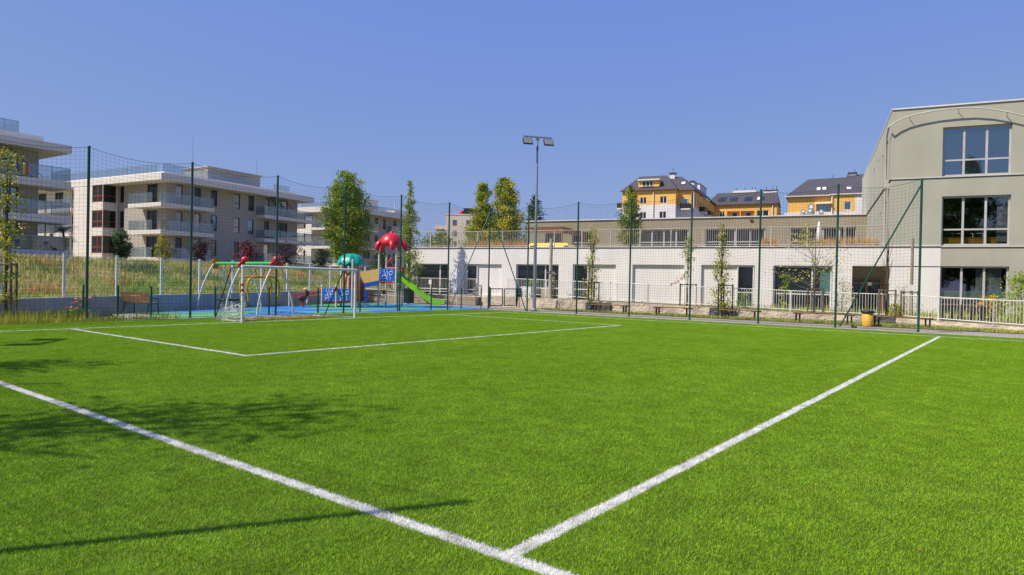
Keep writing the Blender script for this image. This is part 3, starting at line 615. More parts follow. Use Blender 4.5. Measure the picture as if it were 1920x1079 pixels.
    def bridge(z0, z1, y0, y1, name, mt, rise):
        vs = []
        for f_ in (0, 1):
            for (yy, zz) in ((y0, z0), (y1, z0), (y1, z1), (y0, z1)): vs.append(tuple(p + d * f_ + n_ * yy + Vector((0, 0, zz + rise * f_))))
        g = MB(); g.mesh(vs, [(0,1,2,3),(7,6,5,4),(0,4,5,1),(1,5,6,2),(2,6,7,3),(3,7,4,0)]); return g.build(name, mt, t)
    b_ = bridge(1.3, 2.02, .3, .36, 'bridge_side', M['yellow'], .26); bridge(1.3, 2.02, -.36, -.3, 'bridge_side', M['yellow'], .26); bridge(1.22, 1.3, -.36, .36, 'bridge_floor', M['red'], .26)
    bridge(1.0, 1.25, .36, .44, 'bridge_beam', M['blue'], .3)
    g = MB(); pp = p + Vector((-.05, 0, 0)); g.tube([tuple(pp - n_ * .5 + Vector((0, 0, 1.25))), tuple(pp - n_ * .5 + Vector((0, 0, 1.8))), tuple(pp - n_ * .3 + Vector((0, 0, 2.12))), tuple(pp + n_ * .3 + Vector((0, 0, 2.12))), tuple(pp + n_ * .5 + Vector((0, 0, 1.8))), tuple(pp + n_ * .5 + Vector((0, 0, 1.25)))], .1, 8); g.build('tunnel_hoop', M['red'], t)
    # red slide at the teal tower
    def slide(pts, w, name, mt, lip=.16):
        vs = []; fs = []; V = [Vector(v) for v in pts]
        for i, v in enumerate(V):
            dd = (V[min(i + 1, len(V) - 1)] - V[max(0, i - 1)]); sd_ = Vector((dd.y, -dd.x, 0)).normalized()
            for s_, h in ((-1, lip), (-1, .05), (-.6, 0), (.6, 0), (1, .05), (1, lip), (1.12, lip), (1.12, -.06), (-1.12, -.06), (-1.12, lip)): vs.append(tuple(v + sd_ * s_ * w / 2 + Vector((0, 0, h))))
        m_ = 10
        for i in range(len(V) - 1):
            for k in range(m_): fs.append((i * m_ + k, i * m_ + (k + 1) % m_, (i + 1) * m_ + (k + 1) % m_, (i + 1) * m_ + k))
        fs += [tuple(range(m_)), tuple(range((len(V) - 1) * m_, len(V) * m_))]
        g = MB(); g.mesh(vs, fs, 0, False); return g.build(name, mt, t)
    a = P(25.6, 31.6); bq = P(27.0, 32.5); slide([(a[0] + (bq[0] - a[0]) * f_, a[1] + (bq[1] - a[1]) * f_, z) for f_, z in ((0, 1.3), (.2, 1.25), (.5, .8), (.8, .35), (.95, .2), (1.1, .2))], .5, 'red_slide', mat('dark red plastic', (.3, .008, .02), rough=.35), .3)
    g = MB(); x, y = P(25.5, 30.75); g.box(x - .1, x + .1, y - .25, y - .2, .35, .95); g.build('side_panel', M['blue'], t)
    g = MB(); 
    for k in range(4): g.box(x - .9 + .1 * k, x + .1, y - .55 + .14 * k, y - .43 + .14 * k, .08 + .07 * k, .12 + .07 * k)
    g.build('step', M['steel'], t)
    # main tower
    q = [P(27.15, 31.35), P(27.6, 30.3), P(28.5, 30.7), P(28.1, 31.75)]
    g = MB(); g.prism(q, 1.42, 1.5); g.build('deck', M['red'], t)
    panel(t, P(27.19, 31.25), P(27.57, 30.38), 1.54, 2.3)
    panel(t, P(28.1, 31.75), P(27.2, 31.4), 1.54, 2.0)
    g = MB(); q2 = [P(28.12, 31.7), P(28.5, 30.75)]; g.tube([(*q2[0], 2.35), (*q2[1], 2.35)], .05, 8); g.tube([(*q2[0], 2.6), (q2[0][0] + .1, q2[0][1] - .25, 2.95), (q2[1][0], q2[1][1], 3.0)], .05, 8); g.build('rear_guard', M['red'], t)
    g = MB(); x, y = P(27.55, 31.6); g.tube([(x, y, 1.2), (x, y, .8)], .02, 6); g.ball((x, y - .3, .85), .16, 0, 8, (1, .3, 1)); g.build('game_disc', M['red'], t)
    # octopus roof: dome with arms
    x, y = P(27.83, 31.02); g = MB(); g.lathe(x, y, [(.005, 4.64), (.08, 4.63), (.1, 4.58), (.1, 4.5), (.28, 4.46), (.48, 4.35), (.63, 4.18), (.72, 3.97), (.74, 3.8), (.66, 3.72), (.4, 3.68), (.005, 3.68)], 20)
    for k in range(5):
        a = k * math.tau / 5 + .25; pts = []; rs = []
        for rr, z, r_ in ((.5, 3.94, .1), (.66, 3.92, .16), (.78, 3.84, .18), (.87, 3.7, .17), (.92, 3.53, .15), (.93, 3.4, .1)): pts.append((x + rr * math.cos(a), y + rr * math.sin(a), z)); rs.append(r_)
        g.tube(pts, rs, 10)
    g.build('octopus_roof', M['red'], t)
    # lime slide
    a = P(28.0, 30.45); e = P(29.3, 28.15); pts = [(a[0] + (e[0] - a[0]) * f_, a[1] + (e[1] - a[1]) * f_, z) for f_, z in ((0, 1.62), (.1, 1.6), (.3, 1.18), (.55, .72), (.8, .3), (.9, .2), (1.0, .2), (1.06, .24))]
    slide(pts, .55, 'lime_slide', M['lime'], .24)
    g = MB(); g.box(a[0] - .05, a[0] + .35, a[1] - .12, a[1] - .06, 1.5, 2.15); g.box(a[0] - .35, a[0] - .05, a[1] - .12, a[1] - .06, 1.5, 2.1); g.build('slide_hood', mat('leaf green plastic', (.06, .35, .03), rough=.4), t)
    g = MB(); g.box(a[0] + .1, a[0] + .3, a[1] - .14, a[1] - .1, 2.05, 2.4); g.build('slide_cap', M['red'], t)
play()
def rider():
    t = thing('spring_rider', 'brown spring rider with pale handles beside the red handrails', 'spring toy', (22.2, 32.0, 0))
    g = MB(); g.tube([(.12 * math.cos(k * .9), .12 * math.sin(k * .9), .03 + k * .0135) for k in range(24)], .018, 5); g.build('spring', M['red'], t)
    m_ = mat('dark brown plastic', (.16, .03, .025), rough=.5)
    g = MB(); g.ball((0, 0, .5), .2, 0, 10, (1.5, .8, .8)); g.ball((.28, -.05, .78), .15, 0, 10, (1.0, .6, 1.3)); g.tube([(.18, 0, .5), (.28, 0, .9)], .1, 8); g.build('body', m_, t)
    g = MB(); g.tube([(.2, -.25, .95), (.22, .25, .95)], .025, 6); g.ball((.1, -.1, 1.0), .09, 0, 6); g.build('handle', M['yellow'], t)
    return t
rider()

# ------------------------------------------------------------------ seats, bins, cabinets
def backrest_bench(loc, rz, label):
    t = thing('park_bench', label, 'bench', loc, R_(rz), 'benches with backrests')
    for x in (-.72, .72):
        g = MB(); g.tube([(x, -.25, 0), (x, -.22, .43), (x, .22, .42), (x, .33, .9)], .022, 6); g.tube([(x, .22, .42), (x, .3, 0)], .022, 6); g.tube([(x, -.22, .43), (x, -.24, .66), (x, .26, .66)], .02, 6); g.build('frame', M['black_metal'], t)
    g = MB(); [g.box(-.85, .85, -.24 + .12 * k, -.14 + .12 * k, .44, .475) for k in range(4)]; g.build('seat', M['wood'], t)
    T = lambda a, b, c: (a, .24 + b + c * .24, .5 + c)
    g = MB(T); [g.box(-.85, .85, -.02, .015, .0 + .14 * k, .115 + .14 * k) for k in range(3)]; g.build('backrest', M['wood'], t)
    return t
backrest_bench((12.5, 29.3, 0), 104, 'brown slatted bench with backrest by the grey retaining wall')
backrest_bench((29.7, 34.6, 0), 10, 'brown bench with backrest under the red octopus tower')
def plank_bench(y, L_, label, x=33.5, wood=True):
    t = thing('plank_bench', label, 'bench', (x, y, -.02), R_(90), 'backless benches along the path')
    g = MB(); g.box(-L_ / 2, L_ / 2, -.17, -.01, .44, .485); g.box(-L_ / 2, L_ / 2, .01, .17, .44, .485); g.build('seat', M['wood'], t)
    for s in (-1, 1):
        g = MB(); xx = s * (L_ / 2 - .18); g.box(xx - .2, xx + .2, -.16, .16, .41, .44)
        g.box(xx - .11, xx - .05, -.05, .05, .0, .41); g.box(xx + .05, xx + .11, -.05, .05, 0, .41); g.box(xx - .15, xx + .15, -.12, .12, 0, .03); g.build('leg', M['black_metal'], t)
    return t
plank_bench(18.85, 2.3, 'backless plank bench by the first staked tree right of the floodlight')
plank_bench(15.0, 2.1, 'backless plank bench in front of the blank white bay')
plank_bench(11.4, 2.0, 'backless plank bench left of the wide yellowing tree, dark stone behind')
plank_bench(7.5, 2.6, 'backless plank bench between the path poles, below the wide yellowing tree')
plank_bench(4.3, 2.3, 'backless plank bench right of the yellow bin')
def bin_():
    t = thing('litter_bin', 'mustard yellow litter bin with black rim on the path edge', 'bin', (32.95, 5.55, -.02))
    g = MB(); g.lathe(0, 0, [(.005, .01), (.2, .01), (.21, .04), (.235, .6), (.225, .6), (.2, .1), (.005, .08)], 20); g.build('body', M['yellow_plastic'], t)
    g = MB(); g.lathe(0, 0, [(.2, .6), (.27, .6), (.285, .63), (.285, .68), (.26, .7), (.2, .69), (.2, .6)], 20); g.build('rim', M['black_plastic'], t)
bin_()
t = thing('litter_bin', 'black rectangular litter bin behind the lime slide', 'bin', (32.0, 33.8, 0))
g = MB(); g.box(-.26, .26, -.25, .25, .05, .98); g.build('body', M['black_plastic'], t); g = MB(); g.box(-.29, .29, -.28, .28, .98, 1.04); g.build('rim', M['black_metal'], t)
t = thing('utility_cabinet', 'white electrical cabinet beside the floodlight mast', 'cabinet', (35.3, 26.0, 0), R_(-84))
g = MB(); g.box(-.35, .35, -.2, .2, .1, 1.3); g.box(-.37, .37, -.22, .22, 1.3, 1.36); g.box(-.33, .33, -.18, .18, 0, .1); g.build('body', M['white_metal'], t)
g = MB(); g.box(-.33, -.005, -.22, -.2, .13, 1.27); g.box(.005, .33, -.22, -.2, .13, 1.27); d_ = g.build('door', M['white_metal'], t)
g = MB(); g.box(-.06, -.03, -.24, -.22, .6, .78); g.box(.22, .25, -.24, -.22, .75, .95); g.build('handle', M['black_plastic'], d_)
t = thing('utility_cabinet', 'beige meter box on a stub wall right of the white cabinet', 'cabinet', (36.1, 25.0, 0), R_(-84))
g = MB(); g.box(-.45, .45, -.15, .3, 0, .5); g.build('stub_wall', M['rough_stone'], t)
g = MB(); g.box(-.3, .42, -.28, .1, .52, 1.22); g.build('body', mat('beige enamel', (.52, .45, .27), rough=.5), t); g = MB(); g.box(-.32, .44, -.3, .1, 1.22, 1.26); g.build('lid', M['white_metal'], t)
t = thing('drain_grate', 'dark drain grate lying in the pavers near the last bench', 'grate', (32.2, 2.4, -.02)); g = MB(); g.box(-.1, .1, -.4, .4, 0, .012); g.build('frame', M['black_metal'], t)
t = thing('shoe', 'small black lump lying on the pavers by the brace foot', 'litter', (31.2, 5.75, -.02)); g = MB(); g.ball((0, 0, .04), .06, 0, 8, (1, 2.0, .7)); g.ball((0, .08, .06), .045, 0, 8); g.build('upper', M['black_plastic'], t)

# ------------------------------------------------------------------ building helpers
ID = lambda a, b, c: (a, b, c)
def wall(mb, T, a0, a1, c0, c1, holes, b=0.0, m=0, rev=.2, mr=None):
    old = mb.T; mb.T = T; mr = m if mr is None else mr
    A_ = sorted({a0, a1} | {h[0] for h in holes} | {h[1] for h in holes}); C_ = sorted({c0, c1} | {h[2] for h in holes} | {h[3] for h in holes})
    for i in range(len(A_) - 1):
        for j in range(len(C_) - 1):
            ma, mc = (A_[i] + A_[i + 1]) / 2, (C_[j] + C_[j + 1]) / 2
            if any(h[0] < ma < h[1] and h[2] < mc < h[3] for h in holes): continue
            mb.poly([(A_[i], b, C_[j]), (A_[i + 1], b, C_[j]), (A_[i + 1], b, C_[j + 1]), (A_[i], b, C_[j + 1])], m)
    for h in holes:
        r = h[4] if len(h) > 4 else rev; x0, x1, z0, z1 = h[:4]
        for q in ([(x0, b, z0), (x0, b, z1), (x0, b + r, z1), (x0, b + r, z0)], [(x1, b, z1), (x1, b, z0), (x1, b + r, z0), (x1, b + r, z1)],
                  [(x0, b, z1), (x1, b, z1), (x1, b + r, z1), (x0, b + r, z1)], [(x1, b, z0), (x0, b, z0), (x0, b + r, z0), (x1, b + r, z0)]): mb.poly(q, mr)
    mb.T = old
def window(par, T, a0, a1, c0, c1, b, fm, gm, vs=(), hs=(), fw=.06, name='window', label=None):
    g = MB(T); e = .004
    g.box(a0 + e, a1 - e, b, b + .07, c1 - fw, c1 - e); g.box(a0 + e, a1 - e, b, b + .07, c0 + e, c0 + fw); g.box(a0 + e, a0 + fw, b + .002, b + .068, c0 + fw, c1 - fw); g.box(a1 - fw, a1 - e, b + .002, b + .068, c0 + fw, c1 - fw)
    for v in vs: g.box(v - fw * .6, v + fw * .6, b + .004, b + .066, c0 + fw, c1 - fw)
    for h in hs: g.box(a0 + fw, a1 - fw, b + .008, b + .062, h - fw * .5, h + fw * .5)
    o = g.build(name, fm, par)
    if label: o['label'] = label
    g = MB(T); g.poly([(a0 + fw * .5, b + .035, c0 + fw * .5), (a1 - fw * .5, b + .035, c0 + fw * .5), (a1 - fw * .5, b + .035, c1 - fw * .5), (a0 + fw * .5, b + .035, c1 - fw * .5)]); g.build('pane', gm, o)
    return o
def railing(par, pts, z, h, mt, pitch=.12, name='railing', post=1.9, r=.008):
    """straight run of upright bars between two rails"""
    g = MB(); p, q = Vector(pts[0]), Vector(pts[1]); L_ = (q - p).length; d = (q - p) / L_
    at = lambda s, zz: tuple(p + d * s + Vector((0, 0, zz)))
    for zz in (h, .1): g.tube([at(0, zz), at(L_, zz)], .02, 5)
    n = int(L_ / pitch)
    for i in range(n + 1): g.tube([at(L_ * i / n, .1), at(L_ * i / n, h)], r, 4, caps=False)
    k = max(1, round(L_ / post))
    for i in range(k + 1):
        v = p + d * (L_ * i / k); g.box(v.x - .03, v.x + .03, v.y - .03, v.y + .03, v.z + z * 0, v.z + h + .02)
    return g.build(name, mt, par, uv=False)

# ------------------------------------------------------------------ the school
def school():
    t = thing('school_building', 'long white school with taupe upper storey and sage three storey block', 'school', (41.4, 6.2, 0), R_(-76.8))
    hol = [(-30.42, -27.52, .62, 2.87, .35), (-26.3, -23.3, .7, 2.86, .16), (-22.2, -19.08, .55, 2.88, .3), (-18.08, -15.15, .5, 2.9, .16), (-14.06, -10.82, .42, 2.91, .16),
           (-9.8, -6.72, .3, 2.92, .16), (-5.7, -2.58, .3, 2.92, .3), (-1.58, .25, .2, 2.94, 1.6)]
    g = MB(); wall(g, ID, -31.2, 2.6, -.3, 4.0, hol, 0, 0)
    for h in hol[1], hol[3], hol[4], hol[5]: g.poly([(h[0], .16, h[2]), (h[1], .16, h[2]), (h[1], .16, h[3]), (h[0], .16, h[3])], 0)
    for h in hol[0], hol[2], hol[6]: g.poly([(h[0], .36, h[2]), (h[1], .36, h[2]), (h[1], .36, h[3]), (h[0], .36, h[3])], 1)
    g.poly([(-31.2, 0, -.3), (-31.2, 0, 4.0), (-31.2, 26, 4.0), (-31.2, 26, -.3)], 0)
    g.box(.26, 2.58, -.012, 0.002, 2.9, 2.94, 1)
    # entrance recess
    g.poly([(-1.58, 1.6, .2), (.25, 1.6, .2), (.25, 1.6, 2.94), (-1.58, 1.6, 2.94)], 2)
    g.build('lower_wall', [M['white_plaster'], M['dark_line'], M['taupe']], t)
    g = MB(); g.box(-31.25, 2.6, -.05, .25, 4.003, 4.06); g.build('coping', M['coping'], t); g = MB(); g.box(-31.2, 2.6, -.03, -.002, 3.955, 4.0); g.build('coping_shade', M['dark_line'], t)  # dark strip under the coping paints in its line of shade
    g = MB(); g.box(-31.2, 0, .26, 19.0, 3.9, 3.99); g.build('terrace', M['asphalt'], t)
    # ground floor glazing
    def gl(a0, a1, c0, c1, b, vs, hs): return window(t, ID, a0, a1, c0, c1, b, M['frame_white'], M['glass_dark'], vs, hs, .07)
    gl(-30.42, -27.52, .62, 2.87, .26, (-28.4,), (1.05,)); gl(-26.1, -25.22, .7, 2.82, .07, (), (1.05,)); gl(-22.2, -19.08, .55, 2.88, .2, (-20.1,), (1.28,))
    gl(-18.06, -17.02, .5, 2.88, .07, (), (1.25,)); gl(-7.72, -6.76, .3, 2.88, .07, (), (1.3,)); w7 = gl(-5.68, -2.6, .3, 2.9, .2, (-3.62,), (1.28,))
    T7 = lambda a, b, c: (a, b, c)
    g = MB(); n = 40; g.mesh([(-3.2 + .62 * k / n, .225 - .008 * math.sin(k * 1.9), z) for z in (1.34, 2.8) for k in range(n + 1)], [(k, k + 1, n + 2 + k, n + 1 + k) for k in range(n)], 0, True); g.build('curtain', M['curtain_teal'], t)
    d = window(t, ID, -1.5, .2, .3, 2.3, 1.5, M['wood'], M['glass_dark'], (-.75, -.02), (1.98,), .1, 'door'); g = MB(); g.box(-.66, -.63, 1.44, 1.5, 1.1, 1.5); g.build('handle', M['steel'], d)
    g = MB(); g.box(-.72, -.5, 1.46, 1.49, 1.85, 2.05); g.build('notice', M['white_metal'], d)
    # right hand block
    rh = [(2.57, 5.6, 7.73, 10.33, .25), (2.6, 5.62, 4.05, 6.66, .25), (2.6, 5.62, .3, 2.95, .25)]
    g = MB(); wall(g, ID, 2.6, 14, -.3, 3.96, [rh[2]], .0, 0); wall(g, ID, 0.2, 14, 3.96, 7.66, [rh[1]], .0, 0); wall(g, ID, .2, 14, 7.66, 11.45, [rh[0]], .0, 0)
    TS = lambda a, b, c: (.2 + b, -a, c)                          # the side wall: a runs from the back towards the corner
    sh = [(-2.9, -2.1, 8.0, 10.25, .3), (-5.9, -5.2, 8.4, 10.0, .3), (-9.2, -8.6, 9.2, 10.3, .3), (-12.6, -11.9, 9, 10.3, .3), (-2.9, -2.2, 4.7, 6.75, .3), (-6.6, -5.9, 5.0, 6.5, .3), (-9.8, -9.2, 5.4, 6.4, .3)]
    wall(g, TS, -26, 0, 3.96, 11.45, sh, 0, 0)
    g.poly([(14, 0, -.3), (14, 26, -.3), (14, 26, 11.45), (14, 0, 11.45)], 0); g.poly([(.2, 26, -.3), (14, 26, -.3), (14, 26, 11.45), (.2, 26, 11.45)], 0)
    g.build('block_wall', M['sage'], t)
    for h in sh: window(t, TS, h[0], h[1], h[2], h[3], .22, M['frame_grey'], M['glass_dark'], (), (), .06)
    g = MB(); g.box(.17, 14.05, -.06, 26, 11.455, 11.53); g.build('roof', M['coping'], t)
    for zz in (3.93, 7.63): 
        g = MB(); g.box(.2 if zz > 5 else 2.605, 14, -.035, -.003, zz, zz + .03, 1); g.box(.2 if zz > 5 else 2.605, 14, -.05, -.002, zz + .032, zz + .06, 0)
        if zz > 5: g.box(.15, .198, -.03, 19, zz, zz + .05, 1)
        g.build('ledge', [M['coping'], M['dark_line']], t)
    # rooms behind the three large windows
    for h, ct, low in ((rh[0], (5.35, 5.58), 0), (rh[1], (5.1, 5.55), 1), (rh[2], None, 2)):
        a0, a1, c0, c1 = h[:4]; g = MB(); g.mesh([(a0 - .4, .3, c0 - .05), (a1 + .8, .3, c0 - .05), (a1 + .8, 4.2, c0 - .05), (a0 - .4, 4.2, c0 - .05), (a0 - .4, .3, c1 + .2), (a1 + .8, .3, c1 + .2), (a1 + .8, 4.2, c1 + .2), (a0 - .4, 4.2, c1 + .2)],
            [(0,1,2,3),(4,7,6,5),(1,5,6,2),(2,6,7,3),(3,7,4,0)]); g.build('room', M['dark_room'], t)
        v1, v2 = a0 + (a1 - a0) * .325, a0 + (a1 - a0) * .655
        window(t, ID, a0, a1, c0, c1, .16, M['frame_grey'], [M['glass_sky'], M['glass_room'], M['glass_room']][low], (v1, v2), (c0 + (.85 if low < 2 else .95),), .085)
        def cur(x0, x1, mt, zb):
            n = 36; g = MB(); g.mesh([(x0 + (x1 - x0) * k / n, .36 + .03 * math.sin(k * 1.7), z) for z in (zb, c1 - .1) for k in range(n + 1)], [(k, k + 1, n + 2 + k, n + 1 + k) for k in range(n)], 0, True); g.build('curtain', mt, t)
        if ct: cur(*ct, M['curtain'], c0 + .2)
        if low == 2:
            cur(4.25, 4.55, M['curtain'], c0 + .9); cur(4.75, 5.35, M['curtain'], c0 + .9); cur(2.7, 2.85, M['curtain'], c0 + .9)
            for x0, x1 in ((a0 + .1, v1 - .06), (v1 + .06, v2 - .06), (v2 + .06, a1 - .1)):
                g = MB(); g.poly([(x0, .24, c0 + .98), (x1, .24, c0 + .98), (x1, .24, c0 + 1.35), (x0, .24, c0 + 1.35)]); g.build('window_film', M['film'], t)
                g = MB(); g.poly([(x0, .24, c0 + .1), (x1, .24, c0 + .1), (x1, .24, c0 + .9), (x0, .24, c0 + .9)]); g.build('window_film', mat('blue grey film', (.06, .11, .12), rough=.3), t)
            g = MB(); g.ball((5.42, .5, 1.55), .13, 0, 10); g.build('lantern', M['orange'], t)
        if low == 1:
            g = MB(); [g.box(a0 + .12 + .06 * k, a0 + .16 + .06 * k, .42, .46, c0 + .05, c0 + .42) for k in range(46)]; g.box(a0 + .1, a1 - .15, .4, .48, c0 + .4, c0 + .45); g.build('radiator_guard', M['mustard'], t)
            g = MB(); [(g.box(x, x + .6, .9, 1.3, c0 + .68, c0 + .71), g.box(x + .05, x + .09, .9, .94, c0, c0 + .68), g.box(x + .5, x + .54, .9, .94, c0, c0 + .68)) for x in (3.2, 4.1)]; g.build('table', M['frame_white'], t)
    # arched gutter pipe and downpipe
    arc_ = [(0.02, 10.5), (.3, 10.72), (.75, 10.93), (1.3, 11.07), (2.1, 11.18), (2.9, 11.22), (3.7, 11.21), (4.5, 11.08), (5.3, 10.84), (6.1, 10.55), (7.5, 9.9)]
    g = MB(); g.tube([(x, -.32, z) for x, z in arc_], .034, 8)
    for x, z in ((1.0, 10.98), (3.2, 11.2), (5.3, 10.82)): g.tube([(x, -.32, z), (x + .03, 0, z - .12)], .02, 6)
    g.build('arched_pipe', mat('cream pipe', (.58, .56, .48)), t)
    g = MB(); g.tube([(.02, -.32, 10.5), (.02, .5, 10.3), (.02, .9, 10.1), (.02, .9, 7.7), (.02, 1.0, 7.4), (.02, 1.0, 4.1)], .05, 8); g.box(-.06, .2, .8, 1.15, 7.3, 7.75); g.build('downpipe', M['rail_beige'], t)
    # upper storey set back behind the roof terrace
    uh = [(-27.7, -25.9, 4.0, 6.55, .25), (-24.9, -22.9, 4.0, 6.6, .25), (-18.3, -12.45 - 1.0, 4.0, 6.7, .25), (-12.4, -7.45, 4.0, 6.68, .25), (-5.45, -.5, 4.0, 6.68, .25)]
    uh[2] = (-18.3, -13.9, 4.0, 6.7, .25); uh[3] = (-12.4, -7.45, 4.0, 6.68, .25)
    g = MB(); wall(g, ID, -29.6, .19, 3.99, 7.66, uh, 19.0, 0); g.poly([(-29.6, 19, 3.99), (-29.6, 19, 7.66), (-29.6, 32, 7.66), (-29.6, 32, 3.99)]); g.build('upper_wall', M['taupe'], t)
    g = MB(); g.box(-29.7, .18, 18.9, 32, 7.665, 7.75); g.build('upper_roof', M['coping'], t)
    for h in uh:
        k = max(2, round((h[1] - h[0]) / 1.1)); window(t, ID, h[0], h[1], h[2], h[3], 19.14, M['frame_grey'], M['glass_dark'], [h[0] + (h[1] - h[0]) * i / k for i in range(1, k)], (5.55,), .09)
    # pergola
    g = MB(); [g.box(-26.6 + .13 * k, -26.52 + .13 * k, 12, 12.04, 5.95, 6.5) for k in range(26)]; [g.box(-23.3, -23.26, 12 + .13 * k, 12.08 + .13 * k, 5.95, 6.5) for k in range(50)]; [g.box(-26.6, -23.2, 12.05 + .5 * k, 12.15 + .5 * k, 6.36, 6.48) for k in range(13)]
    for x, y in ((-26.5, 12.1), (-23.4, 12.1), (-23.4, 18.4)): g.box(x - .06, x + .06, y - .06, y + .06, 3.99, 5.95)
    p = g.build('pergola', M['wood'], t)
    railing(t, ((-31.1, .1, 4.05), (-.05, .1, 4.05)), 0, 1.12, M['rail_beige'], .125, r=.012)
    # guard rails in front of the ground floor windows
    for x0, x1, z in ((-30.4, -27.5, .75), (-26.2, -25.2, .75)): railing(t, ((x0, -.12, z), (x1, -.12, z)), 0, 1.05, M['rail_grey'], .11)
    g = MB(); g.box(-29.1, -28.85, -.17, -.15, 1.35, 1.68); g.build('sign', M['white_metal'], t)
    g = MB(); g.box(-8.5, -8.3, -.1, .0, 5.9 - 2, 5.95 - 2) if 0 else g.box(-8.7, -8.45, 18.9, 19.0, 7.3, 7.42); g.build('wall_lamp', M['black_plastic'], t)
    return t
SCH = school()
SP = Vector((41.4, 6.2, 0)); sa = R_(-76.8); SX = Vector((math.cos(sa), math.sin(sa), 0)); SY = Vector((-math.sin(sa), math.cos(sa), 0))
def s2w(x, y, z=0): v = SP + SX * x + SY * y; return (v.x, v.y, z)
def on_terrace():
    t = thing('sandpit_cover', 'bright yellow cover lying on the terrace behind the railing', 'cover', s2w(-20.2, 1.2, 3.99), sa)
    g = MB(); g.mesh([(-1.7, -.5, 0), (1.7, -.5, 0), (1.7, .9, 0), (-1.7, .9, 0), (-1.35, -.3, .38), (1.35, -.3, .38), (1.35, .7, .38), (-1.35, .7, .38)], [(0,1,5,4),(1,2,6,5),(2,3,7,6),(3,0,4,7),(4,5,6,7)]); g.build('sheet', M['bright_yellow'], t)
    g = MB(); [g.box(x, x + .3, -.46, -.43, .1, .22) for x in (-1.3, .1, 1.2)]; g.build('strap', M['black_plastic'], t)
    t = thing('sun_umbrella', 'closed white sun umbrella on the terrace near the sage block', 'umbrella', s2w(-3.3, 3.0, 3.99), sa)
    g = MB(); g.lathe(0, 0, [(.02, 1.75), (.07, 1.6), (.13, 1.1), (.17, .55), (.1, .45), (.03, .44)], 12, mod=lambda a, r, z: 1 + .25 * math.cos(6 * a)); g.build('canopy', M['frame_white'], t); g = MB(); g.tube([(0, 0, 0), (0, 0, 1.8)], .02, 6); g.build('pole', M['steel'], t)
    t = thing('sun_umbrella', 'closed pale blue umbrella by the narrow ground floor window', 'umbrella', s2w(-26.35, -.9, .55), sa)
    g = MB(); g.lathe(0, 0, [(.02, 2.0), (.08, 1.85), (.16, 1.2), (.2, .5), (.26, .12), (.05, .1)], 12, mod=lambda a, r, z: 1 + .25 * math.cos(6 * a)); g.build('canopy', M['cloth'], t); g = MB(); g.tube([(0, 0, 0), (0, 0, 2.05)], .02, 6); g.build('pole', M['steel'], t)
on_terrace()
# low rough wall, planting bed, white railing and side walls
def low_wall():
    L_ = [(-24.5, -.9), (-21.6, -1.6), (-20.4, -2.3), (-16, -3.3), (-11.4, -3.87), (-6.7, -4.47), (-2.64, -5.0), (.9, -5.9), (4.1, -7.7), (8, -10.5)]
    zt = [.62, .66, .66, .6, .52, .42, .34, .28, .2, .15]
    r = random.Random(2); pts = []
    for i in range(len(L_) - 1):
        n = max(2, int(math.dist(L_[i], L_[i + 1]) / .12))
        for k in range(n): f_ = k / n; pts.append((L_[i][0] + (L_[i + 1][0] - L_[i][0]) * f_, L_[i][1] + (L_[i + 1][1] - L_[i][1]) * f_, zt[i] + (zt[i + 1] - zt[i]) * f_))
    vs = []; rows = (-.1, .1, .2, .3, .45, .7, .85, 1.0)
    for (x, y, z) in pts:
        for q in rows: vs.append((x + r.uniform(-.02, .02), y + (.12 * q) + r.uniform(-.022, .022), z * q + r.uniform(-.01, .01)))
        vs.append((x, y + .5, z + .0))
    m = len(rows) + 1
    g = MB(); g.mesh(vs, [(i * m + k, (i + 1) * m + k, (i + 1) * m + k + 1, i * m + k + 1) for i in range(len(pts) - 1) for k in range(m - 1)], 0)
    o = g.build('low_wall', M['rough_stone']); o.location = SP; o.rotation_euler = (0, 0, sa)
    tag(o, 'low rough stone wall between the path verge and the school', 'wall')
    g = MB(); n = len(pts); g.mesh([(x, y + .45, z - .004) for x, y, z in pts] + [(x * 1.0, .0, z - .02) for x, y, z in pts], [(i, i + 1, n + i + 1, n + i) for i in range(n - 1)], 0)
    o = g.build('planting_bed', mat('bed soil', (.2, .18, .08), (.13, .12, .05), 2, .95)); o['kind'] = 'structure'; o.location = SP; o.rotation_euler = (0, 0, sa)
    for (x, y, z, s) in ((-15.2, -3.62, .02, .62), (-8.0, -4.42, .02, .55), (-.6, -5.65, .0, .5)):
        g = MB(); rr = random.Random(int(x * 10)); nx, nz = 9, 4; g.mesh([(s * (-1.2 + 2.4 * i / nx) * rr.uniform(.95, 1.05), -.12 + .03 * j + rr.uniform(-.03, .03), (s * .85 - .12 * abs(i - nx / 2) / nx) * j / nz + rr.uniform(-.02, .02) * (j > 0)) for j in range(nz + 1) for i in range(nx + 1)] + [(s * (-1.2 + 2.4 * i / nx), .25, s * .8) for i in range(nx + 1)], [(j * (nx + 1) + i, j * (nx + 1) + i + 1, (j + 1) * (nx + 1) + i + 1, (j + 1) * (nx + 1) + i) for j in range(nz + 1) for i in range(nx)])
        o = g.build('dark_stone', mat('dark stone', (.1, .095, .09), (.06, .06, .06), 5, .9, bump=.5, bscale=14)); o.location = s2w(x, y, z); o.rotation_euler = (0, 0, sa)
        tag(o, {-15.2: 'dark stone in the low wall behind the first bench', -8.0: 'dark stone behind the bench left of the wide yellowing tree', -.6: 'dark stone in the low wall behind the last bench'}[x], 'stone')
low_wall()
